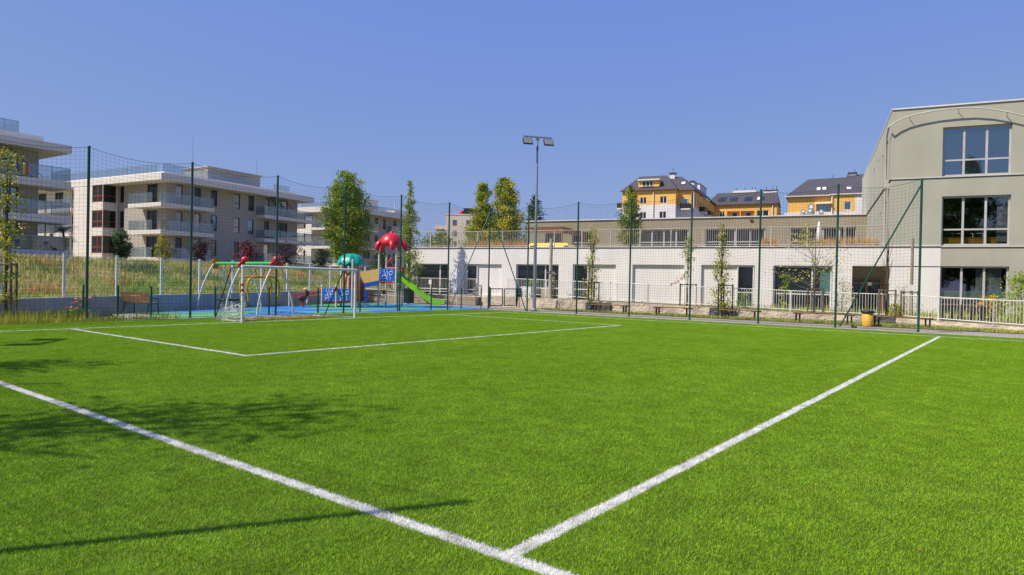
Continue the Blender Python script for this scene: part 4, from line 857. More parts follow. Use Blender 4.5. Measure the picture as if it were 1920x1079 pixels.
def front_rail():
    t = thing('garden_railing', 'white upright bar railing on the low stone wall along the school', 'railing', (*SP,), sa)
    pts = [(-22.2, -1.3, .8), (-16.2, -2.56, .67), (-12.3, -3.17, .59), (-6.8, -3.8, .45), (-2.4, -4.44, .35), (-.2, -5.0, .33), (3.6, -6.9, .2), (7, -9.6, .15)]
    for p, q in zip(pts[:-1], pts[1:]): railing(t, (p, q), 0, 1.08, M['white_metal'], .125, 'rail_panel', 2.6, .010)
front_rail()
def ramp_wall():
    t = thing('ramp_wall', 'flat stone ramp wall with handrail below the leftmost school windows', 'wall', (*SP,), sa)
    stone = brick('squared stone', (.42, .34, .24), (.36, .29, .21), (.2, .17, .13), .7, .3, .012, .9)
    g = MB(); g.mesh([(-33, -1.4, 0), (-24.6, -1.4, 0), (-24.6, -1.15, 0), (-33, -1.15, 0), (-33, -1.4, .75), (-24.6, -1.4, .72), (-24.6, -1.15, .72), (-33, -1.15, .75)], [(0,3,2,1),(4,5,6,7),(0,1,5,4),(1,2,6,5),(2,3,7,6),(3,0,4,7)]); g.box(-33, -24.6, -1.15, 0, 0, .6); g.build('stone_face', stone, t)
    g = MB(); g.tube([(-33, -2.3, .95), (-25.5, -2.3, .62), (-22.8, -2.3, .6)], .025, 6); g.tube([(-33, -2.3, .6), (-25.5, -2.3, .3)], .02, 6); [g.tube([(x, -2.3, 0), (x, -2.3, .62 + max(0, (-25.5 - x)) * .044)], .022, 6) for x in (-32, -30, -28, -25.5, -23.0)]; g.build('handrail', M['rail_grey'], t)
    g = MB(); g.box(-23.6, -22.2, -1.1, -1.06, .1, .45); g.build('grille', M['rail_grey'], t)
ramp_wall()
for x, l in ((-23.7, 'small grey box post standing left of the corner gate'),):
    t = thing('post_box', l, 'post', s2w(-23.6, -3.2, 0), sa); g = MB(); g.tube([(0, 0, 0), (0, 0, 1.5)], .025, 6); g.build('pole', M['steel'], t); g = MB(); g.box(-.14, .14, -.06, .06, 1.0, 1.25); g.build('box', mat('slate box', (.2, .2, .22)), t)
t = thing('weathered_post', 'tall grey wooden post with small crossbar left of the narrow window', 'post', s2w(-18.75, -2.3, .45), sa)
g = MB(); g.tube([(0, 0, 0), (0, 0, 4.0)], [.115, .1], 10); g.build('pole', mat('pale weathered timber', (.46, .40, .33), (.36, .31, .25), 5, .85, bump=.2), t); g = MB(); g.box(-.3, .3, -.13, -.09, 1.82, 1.87); g.ball((0, -.14, 1.93), .06, 0, 6); g.build('crossbar', M['steel'], t)
t = thing('weathered_post', 'tall grey wooden post against the white wall below the sage block', 'post', s2w(1.05, -2.2, .3), sa)
g = MB(); g.tube([(0, 0, 0), (0, 0, 4.0)], [.085, .07], 10); g.build('pole', mat('brown grey timber', (.36, .29, .22), (.27, .21, .16), 5, .85, bump=.2), t); g = MB(); g.box(-.08, .1, -.1, -.07, 1.3, 1.6); g.build('notice', M['white_metal'], t)
t = thing('garden_table', 'brown garden table behind the white railing below the lowest classroom window', 'table', s2w(2.9, -4.2, .26), sa)
g = MB(); g.box(-.9, .9, -.4, .4, .7, .75); g.build('table_top', M['wood_grey'], t)
for x in (-.8, -.4, 0, .4, .8): g = MB(); g.box(x - .03, x + .03, -.35, .35, 0, .7); g.build('leg', M['black_metal'], t)

# ------------------------------------------------------------------ apartment blocks
GR = {}
def apt(name, label, P, ang, z0): return thing(name, label, 'apartment block', (P[0], P[1], 0), R_(ang), 'pale apartment blocks beyond the meadow')
def balcony(t, T, a0, a1, b0, b1, z, mt='fascia', rail=1.05, opaque=False, left=True, right=True, th=.45):
    g = MB(T); g.box(a0, a1, b0, b1, z - th, z); o = g.build('balcony', [M[mt]], t)
    gm = M['soffit'] if opaque else M['glass_rail']
    g = MB(T); e = .06
    g.box(a0 + e, a1 - e, b0 + e, b0 + e + .015, z + .06, z + rail)
    if left: g.box(a0 + e, a0 + e + .015, b0 + .08, b1, z + .06, z + rail)
    if right: g.box(a1 - e - .015, a1 - e, b0 + .08, b1, z + .06, z + rail)
    g.build('glass_railing', gm, o)
    g = MB(T); g.box(a0 + e - .01, a1 - e + .01, b0 + e - .02, b0 + e + .035, z + rail + .002, z + rail + .04)
    n = max(1, round((a1 - a0) / 1.3))
    for i in range(n + 1): x = a0 + e + (a1 - a0 - 2 * e) * i / n; g.box(x - .02, x + .02, b0 + e + .017, b0 + e + .05, z, z + rail)
    g.build('handrail', M['steel'], o)
    return o
def apt_B():
    t = apt('apartment_block', 'pale three storey apartment block with russet corner bays and glass balconies', (33.7, 74.6), 9, 3.4)
    TF = lambda a, b, c: (a, b, c); TL = lambda a, b, c: (b, -a, c)
    fl = (3.6, 6.6, 9.6)
    fw = []; 
    for i, z in enumerate(fl):
        for a in (2.9, 5.25): fw.append((a, a + .85, z + .05, z + 2.35))
        for a in (7.45, 10.75, 12.85): fw.append((a, a + .85, z + .45, z + 2.35))
        fw += [(15.35, 16.2, z + .05, z + 2.35), (17.3, 19.25, z + .05, z + 2.35)]
    g = MB(); wall(g, TF, 1.7, 21.0, 2.0, 12.1, fw, 1.7, 1, .18)
    g.poly([(21, 1.7, 2), (21, 12, 2), (21, 12, 12.1), (21, 1.7, 12.1)], 1)
    lw = []
    for z in fl: lw += [(-10.45, -9.6, z + .5, z + 2.5), (-5.2, -3.25, z + .05, z + 2.4)]
    wall(g, TL, -10.9, -1.7, 2.0, 12.1, lw, 1.7, 1, .18)
    bw = [(-13.1, -10.95, z + .45, z + 2.5) for z in fl]
    wall(g, TL, -17, -10.9, 2, 12.1, bw, 0, 0, .12)
    TS = lambda a, b, c: (a, 10.9 + b, c); sw = [(.05, 1.55, z + .45, z + 2.5) for z in fl]
    wall(g, TS, 0, 1.7, 2, 12.1, sw, 0, 0, .12)
    wall(g, TL, -32, -17, 2, 12.1, [(-21 - 4 * k, -19 - 4 * k, z + .1, z + 2.4) for z in fl for k in range(3)], 1.9, 0, .15); g.poly([(0, 17, 2), (1.9, 17, 2), (1.9, 17, 12.1), (0, 17, 12.1)])
    g.build('wall', [M['tile_pale'], M['tile_grey']], t)
    rr = random.Random(3)
    refl = glass_opaque('painted warm reflection glass', (.30, .2, .1), .2)  # orange reflection is put into the base colour of these panes
    for i, h in enumerate(fw): window(t, TF, *h, 1.8, M['frame_dark'], rr.choice((M['glass_sky'], M['glass_dark'], M['glass_dark'], M['glass_dark'], refl, M['glass_blind'])), ((h[0] + h[1]) / 2,) if h[1] - h[0] > 1.2 else (), (h[2] + .75,) if i % 7 in (2, 3, 4) else (), .07)
    for h in lw: window(t, TL, *h, 1.8, M['frame_dark'], M['glass_dark'], ((h[0] + h[1]) / 2,) if h[1] - h[0] > 1.2 else (), (h[2] + .8,), .07)
    for h in bw: window(t, TL, *h, .04, M['frame_red'], M['glass_dark'], (h[0] + 1.1,), (h[2] + .75,), .14)
    for h in sw: window(t, TS, *h, .04, M['frame_red'], M['glass_dark'], (), (h[2] + .75,), .1)
    for k in range(3):
        for z in fl: window(t, TL, -21 - 4 * k, -19 - 4 * k, z + .1, z + 2.4, 1.98, M['frame_dark'], M['glass_dark'], (-20 - 4 * k,), (), .07)
    # roof slab
    g = MB(); g.box(-.02, 22.4, -.02, 30, 12.06, 12.78); g.build('roof', M['fascia'], t)
    g = MB(); g.box(1.2, 20.4, 1.4, 29, 12.782, 13.2); g.build('roof_parapet', M['fascia'], t)
    g = MB(); g.box(9, 17, 4.5, 9, 13.2, 15.1); g.box(8.8, 17.2, 4.3, 9.2, 15.1, 15.25); g.build('penthouse', M['soffit'], t)
    g = MB()
    for a0, a1, b0, b1 in ((1.4, 8.6, 1.8, 1.82), (1.4, 1.42, 3, 28), (17.5, 20.2, 2.5, 2.52), (9, 16, 3.4, 3.42)): g.box(a0, a1, b0, b1, 13.25, 14.1)
    g.build('roof_railing', M['glass_rail'], t); g = MB()
    for k in range(7): g.box(1.4 + 1.2 * k, 1.44 + 1.2 * k, 1.83, 1.86, 13.2, 14.15)
    for k in range(14): g.box(1.43, 1.46, 3 + 1.9 * k, 3.04 + 1.9 * k, 13.2, 14.15)
    g.box(1.4, 8.6, 1.83, 1.86, 14.1, 14.14); g.box(1.4, 1.44, 3, 28, 14.1, 14.14); g.build('railing_post', M['steel'], t)
    g = MB(); g.tube([(8, 6, 13.2), (8, 6, 19)], .03, 5); g.tube([(18.5, 7, 13.2), (18.5, 7, 18)], .03, 5); g.build('antenna', M['steel'], t)
    for z in fl:
        balcony(t, TF, 0, 6.65, 0, 1.68, z, left=False)
        balcony(t, TL, -6.0, -1.69, 0, 1.68, z, left=True, right=False)
        balcony(t, TF, 14.0, 22.4, 0, 3.2, z)
        for k in range(2): balcony(t, TL, -29 + 6 * k, -23.6 + 6 * k, 0, 1.88, z)
    # stair on the top right balcony
    g = MB(); [g.box(16.0 + .3 * k, 16.35 + .3 * k, .5, 1.4, 12.0 - .24 * k, 12.05 - .24 * k) for k in range(10)]; g.tube([(15.9, .5, 12.1), (19, .5, 9.7)], .06, 5); g.tube([(15.9, 1.4, 12.1), (19, 1.4, 9.7)], .06, 5); g.tube([(16.2, .45, 13.0), (19.2, .45, 10.6)], .04, 5); g.build('stair', M['black_metal'], t)
    g = MB(); g.box(-.3, 22, 1.0, 2.0, 1.8, 2.9); g.build('plinth', M['soffit'], t)
apt_B()
def apt_A():
    t = apt('apartment_block', 'grey apartment block at the left edge with cantilevered balconies', (21.2, 62.5), 5, 3.4)
    TF = lambda a, b, c: (a, b, c); fl = (3.45, 6.3, 9.15)
    ws = [(a, a + 2.6, z + .1, z + 2.1) for z in fl for a in (-5.9, -10.5, -14.5)]
    g = MB(); wall(g, TF, -20, -1.9, 2, 11.6, ws, 1.6, 0, .2); g.poly([(-1.9, 1.6, 2), (-1.9, 14, 2), (-1.9, 14, 11.6), (-1.9, 1.6, 11.6)]); g.build('wall', M['tile_grey'], t)
    for h in ws: window(t, TF, *h, 1.72, M['frame_dark'], M['glass_sky'], (h[0] + 1.3,), (), .09)
    g = MB(); g.box(-20, -.15, 0, 16, 11.5, 12.12); g.build('roof', M['fascia'], t); g = MB(); g.box(-20, -1.9, .8, 14, 12.124, 12.62); g.build('roof_parapet', M['fascia'], t)
    g = MB(); g.box(-20, -3.4, 1.4, 1.42, 12.62, 13.6); g.box(-3.42, -3.4, 1.4, 6, 12.62, 13.6); o = g.build('roof_railing', M['glass_rail'], t)
    g = MB(); [g.box(-20 + 1.2 * k, -19.96 + 1.2 * k, 1.43, 1.46, 12.6, 13.65) for k in range(14)]; g.box(-20, -3.4, 1.42, 1.45, 13.6, 13.64); g.build('railing_post', M['steel'], o)
    for z in fl: balcony(t, TF, -20, -.18, 0, 3.2, z, opaque=False, left=False, th=.62)
    g = MB(); g.box(-20, -.4, .1, .14, 3.5, 4.6); g.build('screen_wall', M['soffit'], t)
    pr = bpy.data.materials.new('striped flag'); pr.use_nodes = True; N, L = pr.node_tree.nodes, pr.node_tree.links; tc = N.new('ShaderNodeTexCoord'); sx = N.new('ShaderNodeSeparateXYZ'); L.new(tc.outputs['Generated'], sx.inputs[0])
    rp = N.new('ShaderNodeValToRGB'); rp.color_ramp.interpolation = 'CONSTANT'; cs = [(.12, .03, .2), (.02, .08, .35), (.02, .25, .1), (.6, .5, .05), (.55, .2, .03), (.45, .03, .04)]
    rp.color_ramp.elements[0].color = (*cs[0], 1); rp.color_ramp.elements[1].position = 5 / 6; rp.color_ramp.elements[1].color = (*cs[5], 1)
    for k in range(1, 5): e = rp.color_ramp.elements.new(k / 6); e.color = (*cs[k], 1)
    L.new(sx.outputs[0], rp.inputs[0]); L.new(rp.outputs[0], N['Principled BSDF'].inputs['Base Color'])
    g = MB(); n = 16; g.mesh([(-4.0 + .75 * k / n, .02 + .01 * math.sin(k), z) for z in (9.3, 10.25) for k in range(n + 1)], [(k, k + 1, n + 2 + k, n + 1 + k) for k in range(n)], 0); o = g.build('flag', pr, t); o['label'] = 'rainbow striped flag on the balcony rail'
    g = MB(); g.box(-5.2, -4.1, .5, .55, 9.2, 10.1); g.build('privacy_screen', M['wood'], t)
    g = MB(); [g.box(-5.6 + .24 * k, -5.3 + .24 * k, .7, 1.5, 11.3 - .22 * k, 11.34 - .22 * k) for k in range(10)]; g.tube([(-5.6, .7, 11.5), (-2.6, .7, 9.2)], .05, 5); g.tube([(-4.6, .65, 11.5), (-1.9, .65, 9.3)], .03, 5); g.build('stair', M['black_metal'], t)
apt_A()
def apt_C():
    t = apt('apartment_block', 'pale far apartment block half hidden behind the large green tree', (71.6, 91.1), 10, 3.4)
    TF = lambda a, b, c: (a, b, c); TL = lambda a, b, c: (b, -a, c); fl = (4.2, 7.25, 10.5)
    fw = [(a, a + .9, z + .5, z + 2.4) for z in fl for a in (9.4, 11.7, 14.8)] + [(a, a + 1.8, z + .1, z + 2.4) for z in fl for a in (3.0, 6.2)]
    g = MB(); wall(g, TF, 1.7, 20, 2, 13.2, fw, 1.7, 1, .2); lw = [(a, a + 2.0, z + .1, z + 2.4) for z in fl for a in (-6.6, -3.9, -11.5)]; wall(g, TL, -26, -1.7, 2, 13.2, lw, 1.7, 0, .2); g.poly([(20, 1.7, 2), (20, 14, 2), (20, 14, 13.2), (20, 1.7, 13.2)])
    for z in fl: g.box(.0, 1.7, 7.95, 9.3, z - 1.2, z + 1.9)
    g.build('wall', [M['tile_pale'], M['tile_grey']], t)
    for h in fw: window(t, TF, *h, 1.8, M['frame_dark'], M['glass_dark'], ((h[0] + h[1]) / 2,) if h[1] - h[0] > 1 else (), (), .09)
    for h in lw: window(t, TL, *h, 1.8, M['frame_dark'], M['glass_dark'], ((h[0] + h[1]) / 2,), (), .09)
    g = MB(); g.box(0, 21.2, 0, 28, 13.15, 14.1); g.build('roof', M['fascia'], t); g = MB(); g.box(3.5, 12, 3.2, 6.8, 14.1, 16.2); g.box(3.3, 12.2, 3.0, 7.0, 16.2, 16.35); g.build('penthouse', M['tile_pale'], t)
    g = MB(); g.box(.6, .63, .6, 11, 14.1, 14.9); g.box(.6, 20.8, .6, .63, 14.1, 14.9); g.build('roof_railing', M['glass_rail'], t)
    g = MB(); g.box(14.2, 16.3, 1.0, 3, 14.1, 14.7); g.tube([(14.4, 1, 14.1), (14.2, 1, 16), (14.6, 1, 15.6)], .05, 5); g.tube([(16.6, 1, 14.1), (16.6, 1, 15.5), (17.6, 1, 15.4), (18, 1, 14.2)], .05, 5); g.build('roof_vent', M['coping'], t)
    for z in fl:
        balcony(t, TL, -7.9, -1.69, 0, 1.68, z, left=True, right=False); balcony(t, TF, 0, 8.4, 0, 1.68, z, opaque=(z < 9), left=False)
        if z > 10: balcony(t, TF, 13, 16.5, .6, 1.68, z + .1, left=True)
apt_C()
def apt_D():
    return apt('apartment_block', 'far cream block with small square windows behind the poplars', (136.3, 129.6), -60, 3.4)
    
# far blocks: replaced bodies
def far_D(t):
    T = ID; hs = [(a, a + 1.25, z, z + 1.6) for a in (2.0, 5.9) for z in (8.3, 11.2, 14.15, 17.15)]
    g = MB(); wall(g, T, 0, 9.6, 0, 20.2, hs, 0, 0, .2); g.poly([(0, 0, 0), (0, 14, 0), (0, 14, 20.2), (0, 0, 20.2)]); g.poly([(9.6, 0, 0), (9.6, 14, 0), (9.6, 14, 20.2), (9.6, 0, 20.2)]); g.build('wall', M['pale_wall'], t)
    for h in hs: window(t, T, *h, .1, M['frame_red'], M['glass_sky'], (h[0] + .75,), (), .1)
    g = MB(); g.box(-.1, 9.7, -.1, 14, 20.205, 20.45); g.build('roof', M['coping'], t)
    g = MB(); g.box(-3.0, -.005, .8, 12, 0, 17.2); g.box(-3.3, -.005, .5, 12, 16.2, 17.25); g.build('side_wing', M['pale_wall'], t)
    g = MB(); g.box(4.8, 9.0, 1, 6, 20.45, 22.2); g.build('roof_plant', M['frame_dark'], t); g = MB(); g.ball((4.2, 1.4, 20.9), .7, 0, 8); g.tube([(2, 1, 20.4), (2, 1, 21.8), (4, 1, 21.8), (4, 1, 20.4)], .06, 5); g.tube([(.3, 1, 20.4), (.3, 1, 21.5), (2, 1, 21.8)], .05, 5); g.build('roof_railing', M['red'], t)
far_D(apt_D())
def yellow_house():
    t = thing('yellow_house', 'yellow and white house with hipped slate roof and slanted dormer', 'house', (120.3, 65.3, 0), R_(-78), 'yellow slate roofed houses')
    hs = [(3.65, 5.0, 17.8, 19.15), (7.67, 9.05, 17.8, 19.2), (7.6, 9.0, 14.8, 16.2), (3.65, 5.0, 14.8, 16.2)]
    g = MB(); wall(g, ID, 0, 10.8, 17.6, 20.5, [h for h in hs if h[2] > 17], 0, 0, .15); wall(g, ID, 0, 10.8, 0, 17.6, [h for h in hs if h[2] < 17], 0, 1, .15)
    g.poly([(10.8, 0, 17.6), (10.8, 2, 17.6), (10.8, 2, 20.5), (10.8, 0, 20.5)], 0); g.poly([(10.8, 0, 0), (10.8, 2, 0), (10.8, 2, 17.6), (10.8, 0, 17.6)], 1)
    g.poly([(10.8, 2, 17.4), (13.76, 2, 17.4), (13.76, 2, 20.5), (10.8, 2, 20.5)], 0); g.poly([(10.8, 2, 0), (13.76, 2, 0), (13.76, 2, 17.4), (10.8, 2, 17.4)], 1)
    TS = lambda a, b, c: (13.76 - b, a, c); sh = [(4 + 3.1 * k, 5.0 + 3.1 * k, 17.6, 19.4) for k in range(7)]
    wall(g, TS, 2, 28, 17.2, 20.5, sh, 0, 0, .2); g.poly([(13.76, 2, 0), (13.76, 28, 0), (13.76, 28, 17.2), (13.76, 2, 17.2)], 1); g.poly([(0, 0, 0), (0, 40, 0), (0, 40, 20.5), (0, 0, 20.5)], 1)
    h2 = [(14.9, 16.1, 17.4, 18.9), (16.6, 19.4, 17.3, 18.9), (19.6, 22.5, 17.3, 18.9), (23.05, 25.6, 17.5, 18.95)]
    wall(g, ID, 13.76, 27.3, 14, 20.4, h2, 28, 0, .8); g.poly([(13.76, 28, 0), (27.3, 28, 0), (27.3, 28, 14), (13.76, 28, 14)], 1); g.poly([(27.3, 28, 0), (27.3, 40, 0), (27.3, 40, 20.4), (27.3, 28, 20.4)], 0)
    for h in h2[1:3]: g.poly([(h[0], 28.8, h[2]), (h[1], 28.8, h[2]), (h[1], 28.8, h[3]), (h[0], 28.8, h[3])], 0)
    g.build('wall', [M['yellow_wall'], M['white_wall2']], t)
    for h in hs: window(t, ID, *h, .06, M['frame_white'], M['glass_dark'], ((h[0] + h[1]) / 2,), (), .1)
    for h in sh: window(t, TS, *h, .1, M['frame_white'], M['glass_dark'], (), (), .1)
    for h in (h2[0], h2[3]): window(t, ID, *h, 28.1, M['frame_white'], M['glass_dark'], ((h[0] + h[1]) / 2,), (), .12)
    window(t, ID, 17.6, 18.8, 17.3, 18.7, 28.7, M['frame_white'], M['glass_dark'], (), (), .1); window(t, ID, 20.6, 21.8, 17.3, 18.7, 28.7, M['frame_white'], M['glass_dark'], (), (), .1)
    g = MB()
    e = .35; z0, z1 = 20.5, 24.0
    A_, B_, C_, D_ = (-e, -e, z0), (10.8 + e, -e, z0), (10.8 + e, 10, z0), (-e, 10, z0); r1, r2 = (2.4, 4.2, z1), (7.9, 4.2, z1)
    g.poly([A_, B_, r2, r1]); g.poly([D_, A_, r1]); g.poly([C_, D_, r1, r2]); g.poly([B_, C_, r2])
    p0, p1, p2, p3 = (8.5, 2 - e, z0), (13.76 + e, 2 - e, z0), (13.76 + e, 34, z0), (5, 34, z0); q1, q2 = (9.6, 6.2, 23.9), (9.6, 32, 23.9)
    g.poly([p0, p1, (10.6, 6.2, 23.9), (8.3, 6.2, 23.9)]); g.poly([p1, p2, (10.6, 32, 23.9), (10.6, 6.2, 23.9)]); g.poly([(4, 6.2, z0), p0, (8.3, 6.2, 23.9)]); g.poly([(8.3, 6.2, 23.9), (10.6, 6.2, 23.9), (10.6, 32, 23.9), (8.3, 32, 23.9)])
    z3, z4 = 20.4, 23.7
    g.poly([(12.5, 28 - e, z3), (27.3 + e, 28 - e, z3), (27.0, 32, z4), (13.8, 32, z4)]); g.poly([(27.3 + .2, 28, z3), (27.3 + .2, 38, z3), (27.0, 32, z4)]); g.poly([(13, 37, z3), (27.5, 37, z3), (27.0, 32, z4), (13.8, 32, z4)]); g.poly([(9, 37, z3), (12.5, 28 - e, z3), (13.8, 32, z4)])
    g.poly([A_, B_, C_, D_]); g.poly([(13.76, 27.9, 20.38), (27.5, 27.9, 20.38), (27.5, 37, 20.38), (13.76, 37, 20.38)])
    rf = g.build('roof', M['roof_tile'], t)
    g = MB(); g.box(-.45, 11.25, -.5, -.36, 20.42, 20.56); g.box(11.25, 14.2, 1.5, 1.64, 20.42, 20.56); g.box(14.1, 14.24, 1.66, 28, 20.42, 20.56); g.box(13.76, 27.7, 27.5, 27.64, 20.32, 20.44); g.build('gutter', mat('brown gutter', (.12, .05, .04), rough=.5), rf)
    g = MB(); g.tube([(6.4, -.12, 13), (6.4, -.12, 20.2)], .12, 6); g.tube([(13.9, 1.9, 13), (13.9, 1.9, 20.4)], .1, 6); g.tube([(26.4, 27.85, 15), (26.4, 27.85, 20.3)], .12, 6); g.build('downpipe', M['coping'], t)
    g = MB(); g.box(3.2, 7.4, .3, 3.2, 21.25, 22.5, 0); g.box(3.1, 7.55, -.2, 3.4, 22.5, 22.75, 1); d = g.build('dormer', [M['yellow_wall'], M['coping']], t)
    window(d, ID, 4.0, 6.2, 21.35, 22.4, .2, M['frame_white'], M['glass_dark'], (4.75, 5.5), (), .09)
    g = MB(); g.box(8.3, 9.3, 5.6, 6.6, 23.5, 24.55, 0); g.box(8.1, 9.5, 5.4, 6.8, 24.55, 24.7, 1); g.tube([(8.8, 6, 24.6), (8.8, 6, 25.8)], .04, 5, 1); g.build('chimney', [M['white_wall2'], M['frame_dark']], rf)
    g = MB(); g.box(9.5, 10.3, 20.6, 25.0, 22.5, 25.0, 0); g.box(9.4, 10.4, 20.4, 25.2, 25.0, 25.2, 1); g.build('chimney', [M['white_wall2'], M['frame_dark']], rf)
    g = MB(); g.box(9.6, 10.4, 27.8, 36.5, 22.0, 25.45, 0); g.box(9.5, 10.5, 27.7, 36.6, 25.45, 25.6, 1); g.build('fire_wall', [M['white_wall2'], M['frame_dark']], rf)
    g = MB(); g.box(17.3, 22.5, 31.6, 32.4, 23.6, 24.1, 0); g.box(24.0, 26.9, 31.5, 32.4, 23.3, 23.8, 0); g.box(23.9, 27.2, 31.4, 32.5, 23.8, 23.95, 1)
    for x in (18, 20, 21.5, 22.2, 24.6, 26, 26.8): g.tube([(x, 32, 23.9), (x, 32, 24.8)], .06, 5, 1)
    g.build('chimney', [M['white_wall2'], M['frame_dark']], rf)
    sl = (z4 - z3) / 4.35
    def roofwin(x0, x1, y0, y1, base, lit):
        zz = lambda y: base(y) + .08; g = MB(); g.mesh([(x0, y0, zz(y0)), (x1, y0, zz(y0)), (x1, y1, zz(y1)), (x0, y1, zz(y1)), (x0, y0, zz(y0) - .2), (x1, y0, zz(y0) - .2), (x1, y1, zz(y1) - .2), (x0, y1, zz(y1) - .2)], [(0,1,2,3),(4,7,6,5),(0,4,5,1),(1,5,6,2),(2,6,7,3),(3,7,4,0)]); o = g.build('skylight', M['frame_dark'], rf)
        i = .12; g = MB(); g.poly([(x0 + i, y0 + i, zz(y0 + i) + .02), (x1 - i, y0 + i, zz(y0 + i) + .02), (x1 - i, y1 - i, zz(y1 - i) + .02), (x0 + i, y1 - i, zz(y1 - i) + .02)]); g.build('pane', M['frame_white'] if lit else M['glass_sky'], o)
    b2 = lambda y: z3 + (y - 27.65) * sl
    for k, x in enumerate((14.4, 17.0, 20.2, 22.8)):
        for j in (0, 1): roofwin(x + j * .88, x + .8 + j * .88, 28.8, 30.1, b2, k == 3 and j == 0)
    roofwin(10.9, 11.9, 3.4, 4.4, lambda y: z0 + (y - 1.65) * (3.4 / 4.55), True)
    for (y0, y1) in ((2.3, 2.4),): pass
    def bal(x0, x1, y0, y1, z): g = MB(); g.box(x0, x1, y0, y1, z - .25, z); o = g.build('balcony', M['white_wall2'], t); g = MB(); g.box(x0 + .05, x1 - .05, y0 + .03, y0 + .08, z, z + 1.0); g.box(x1 - .08, x1 - .03, y0 + .1, y1, z, z + 1); g.build('balcony_screen', M['frame_dark'], o)
    bal(11.4, 13.4, .9, 1.99, 16.8); bal(13.77, 14.9, 8.5, 12.5, 16.9); bal(13.77, 14.9, 16, 20, 16.9); bal(-1.3, -.01, .5, 3, 17.2)
    window(t, ID, 11.5, 12.8, 16.9, 18.9, 1.9, M['frame_white'], M['glass_sky'], (), (), .1)
yellow_house()
def yellow_house2():
    t = thing('yellow_house', 'yellow house with two skylights and striped awning left of the sage block', 'house', (130.5, 35.8, 0), R_(-78), 'yellow slate roofed houses')
    g = MB(); hs = [(9.36, 10.62, 15.9, 17.5), (12.4, 13.6, 17.7, 18.1)]
    wall(g, ID, 0, 7.3, 15.7, 18.75, [(4.8, 7.1, 15.8, 17.1)], 0, 0, .2); wall(g, ID, 7.3, 11.2, 15.7, 18.9, [hs[0]], -.35, 0, .15); g.box(11.2, 18, -.36, .2, 15.0, 18.9, 1); g.box(12.6, 18, -.38, -.365, 18.2, 18.85, 0); g.box(12.4, 12.9, -.38, -.365, 16.6, 17.0, 0); g.box(-.6, 18, -.2, 10, 0, 15.7, 1); g.poly([(0, 0, 15.7), (0, 10, 15.7), (0, 10, 18.75), (0, 0, 18.75)], 0)
    g.box(7.3, 11.2, -.34, -.21, 0, 15.69, 1); g.build('wall', [M['yellow_wall'], M['white_wall2']], t)
    window(t, ID, 4.8, 7.1, 15.8, 17.1, .1, M['frame_white'], M['glass_sky'], (5.6, 6.3), (), .08); window(t, ID, *hs[0], -.29, M['frame_white'], M['glass_sky'], (), (), .14); window(t, ID, 12.6, 13.8, 17.5, 18.15, -.5, M['frame_dark'], M['glass_dark'], (), (), .08); window(t, ID, 12.5, 13.6, 15.05, 15.7, -.5, M['frame_dark'], M['glass_dark'], (), (), .08)
    g = MB(); n = 22; vs = []
    for k in range(n + 1): vs += [(4.6 + 2.7 * k / n, -.0, 17.6), (4.6 + 2.7 * k / n, -1.0, 17.3), (4.6 + 2.7 * k / n, -1.02, 17.1)]
    m_ = M['white_wall2']; g.mesh(vs, [f for k in range(n) for f in ((3 * k, 3 * k + 3, 3 * k + 4, 3 * k + 1), (3 * k + 1, 3 * k + 4, 3 * k + 5, 3 * k + 2))], 0); g.m = [(k // 2) % 2 for k in range(2 * n)]; g.build('awning', [M['coping'], M['yellow']], t)
    g = MB(); e = .5; z0 = 18.75; r1, r2 = (3.1, 6, 22.7), (18, 6, 22.95)
    g.poly([(-e, -e, z0), (18, -e, z0 + .1), r2, r1]); g.poly([(-e, 12, z0), (-e, -e, z0), r1]); g.poly([(-e, 12, z0), (18, 12, z0), r2, r1]); g.poly([(18, -e, z0), (18, 12, z0), r2]); g.poly([(-e, -e, z0 - .02), (18, -e, z0 - .02), (18, 12, z0 - .02), (-e, 12, z0 - .02)])
    g.mesh([(9.6, 5.6, 22.4), (18, 5.6, 22.5), (18, 7, 23.5), (9.9, 7, 23.4), (18, 9, 22), (9.6, 9, 22)], [(0, 1, 2, 3), (3, 2, 4, 5), (0, 3, 5)]); rf = g.build('roof', M['roof_tile'], t)
    g = MB(); g.box(-.6, 7.2, -.66, -.52, 18.62, 18.8); g.box(7.2, 18, -.72, -.58, 18.72, 18.9); g.build('gutter', M['coping'], rf); g = MB(); g.tube([(7.8, -.5, 18.7), (7.45, -.48, 18.4), (7.45, -.48, 15)], .12, 6); g.build('downpipe', M['coping'], t)
    b = lambda y: z0 + (y + .5) * (3.95 / 6.5) + .1
    for x, w in ((4.7, .85), (5.65, .85), (9.7, .95)):
        g = MB(); y0, y1 = 1.2, 2.5; g.mesh([(x, y0, b(y0)), (x + w, y0, b(y0)), (x + w, y1, b(y1)), (x, y1, b(y1)), (x, y0, b(y0) - .25), (x + w, y0, b(y0) - .25), (x + w, y1, b(y1) - .25), (x, y1, b(y1) - .25)], [(0,1,2,3),(0,4,5,1),(1,5,6,2),(3,7,4,0),(2,6,7,3)]); o = g.build('skylight', M['frame_dark'], rf)
        g = MB(); i = .1; g.poly([(x + i, y0 + i, b(y0 + i) + .02), (x + w - i, y0 + i, b(y0 + i) + .02), (x + w - i, y1 - i, b(y1 - i) + .02), (x + i, y1 - i, b(y1 - i) + .02)]); g.build('pane', M['frame_white'], o)
    g = MB(); g.box(10.2, 11.4, 6.5, 7.5, 23.2, 23.6, 0); g.box(10.0, 11.6, 6.3, 7.7, 23.6, 23.75, 1); g.tube([(11.2, 7, 23.7), (11.2, 7, 24.5)], .04, 5, 1); g.tube([(7.5, 6, 22.7), (7.5, 6, 23.4)], .05, 5, 1); g.build('chimney', [M['white_wall2'], M['frame_dark']], rf)
yellow_house2()
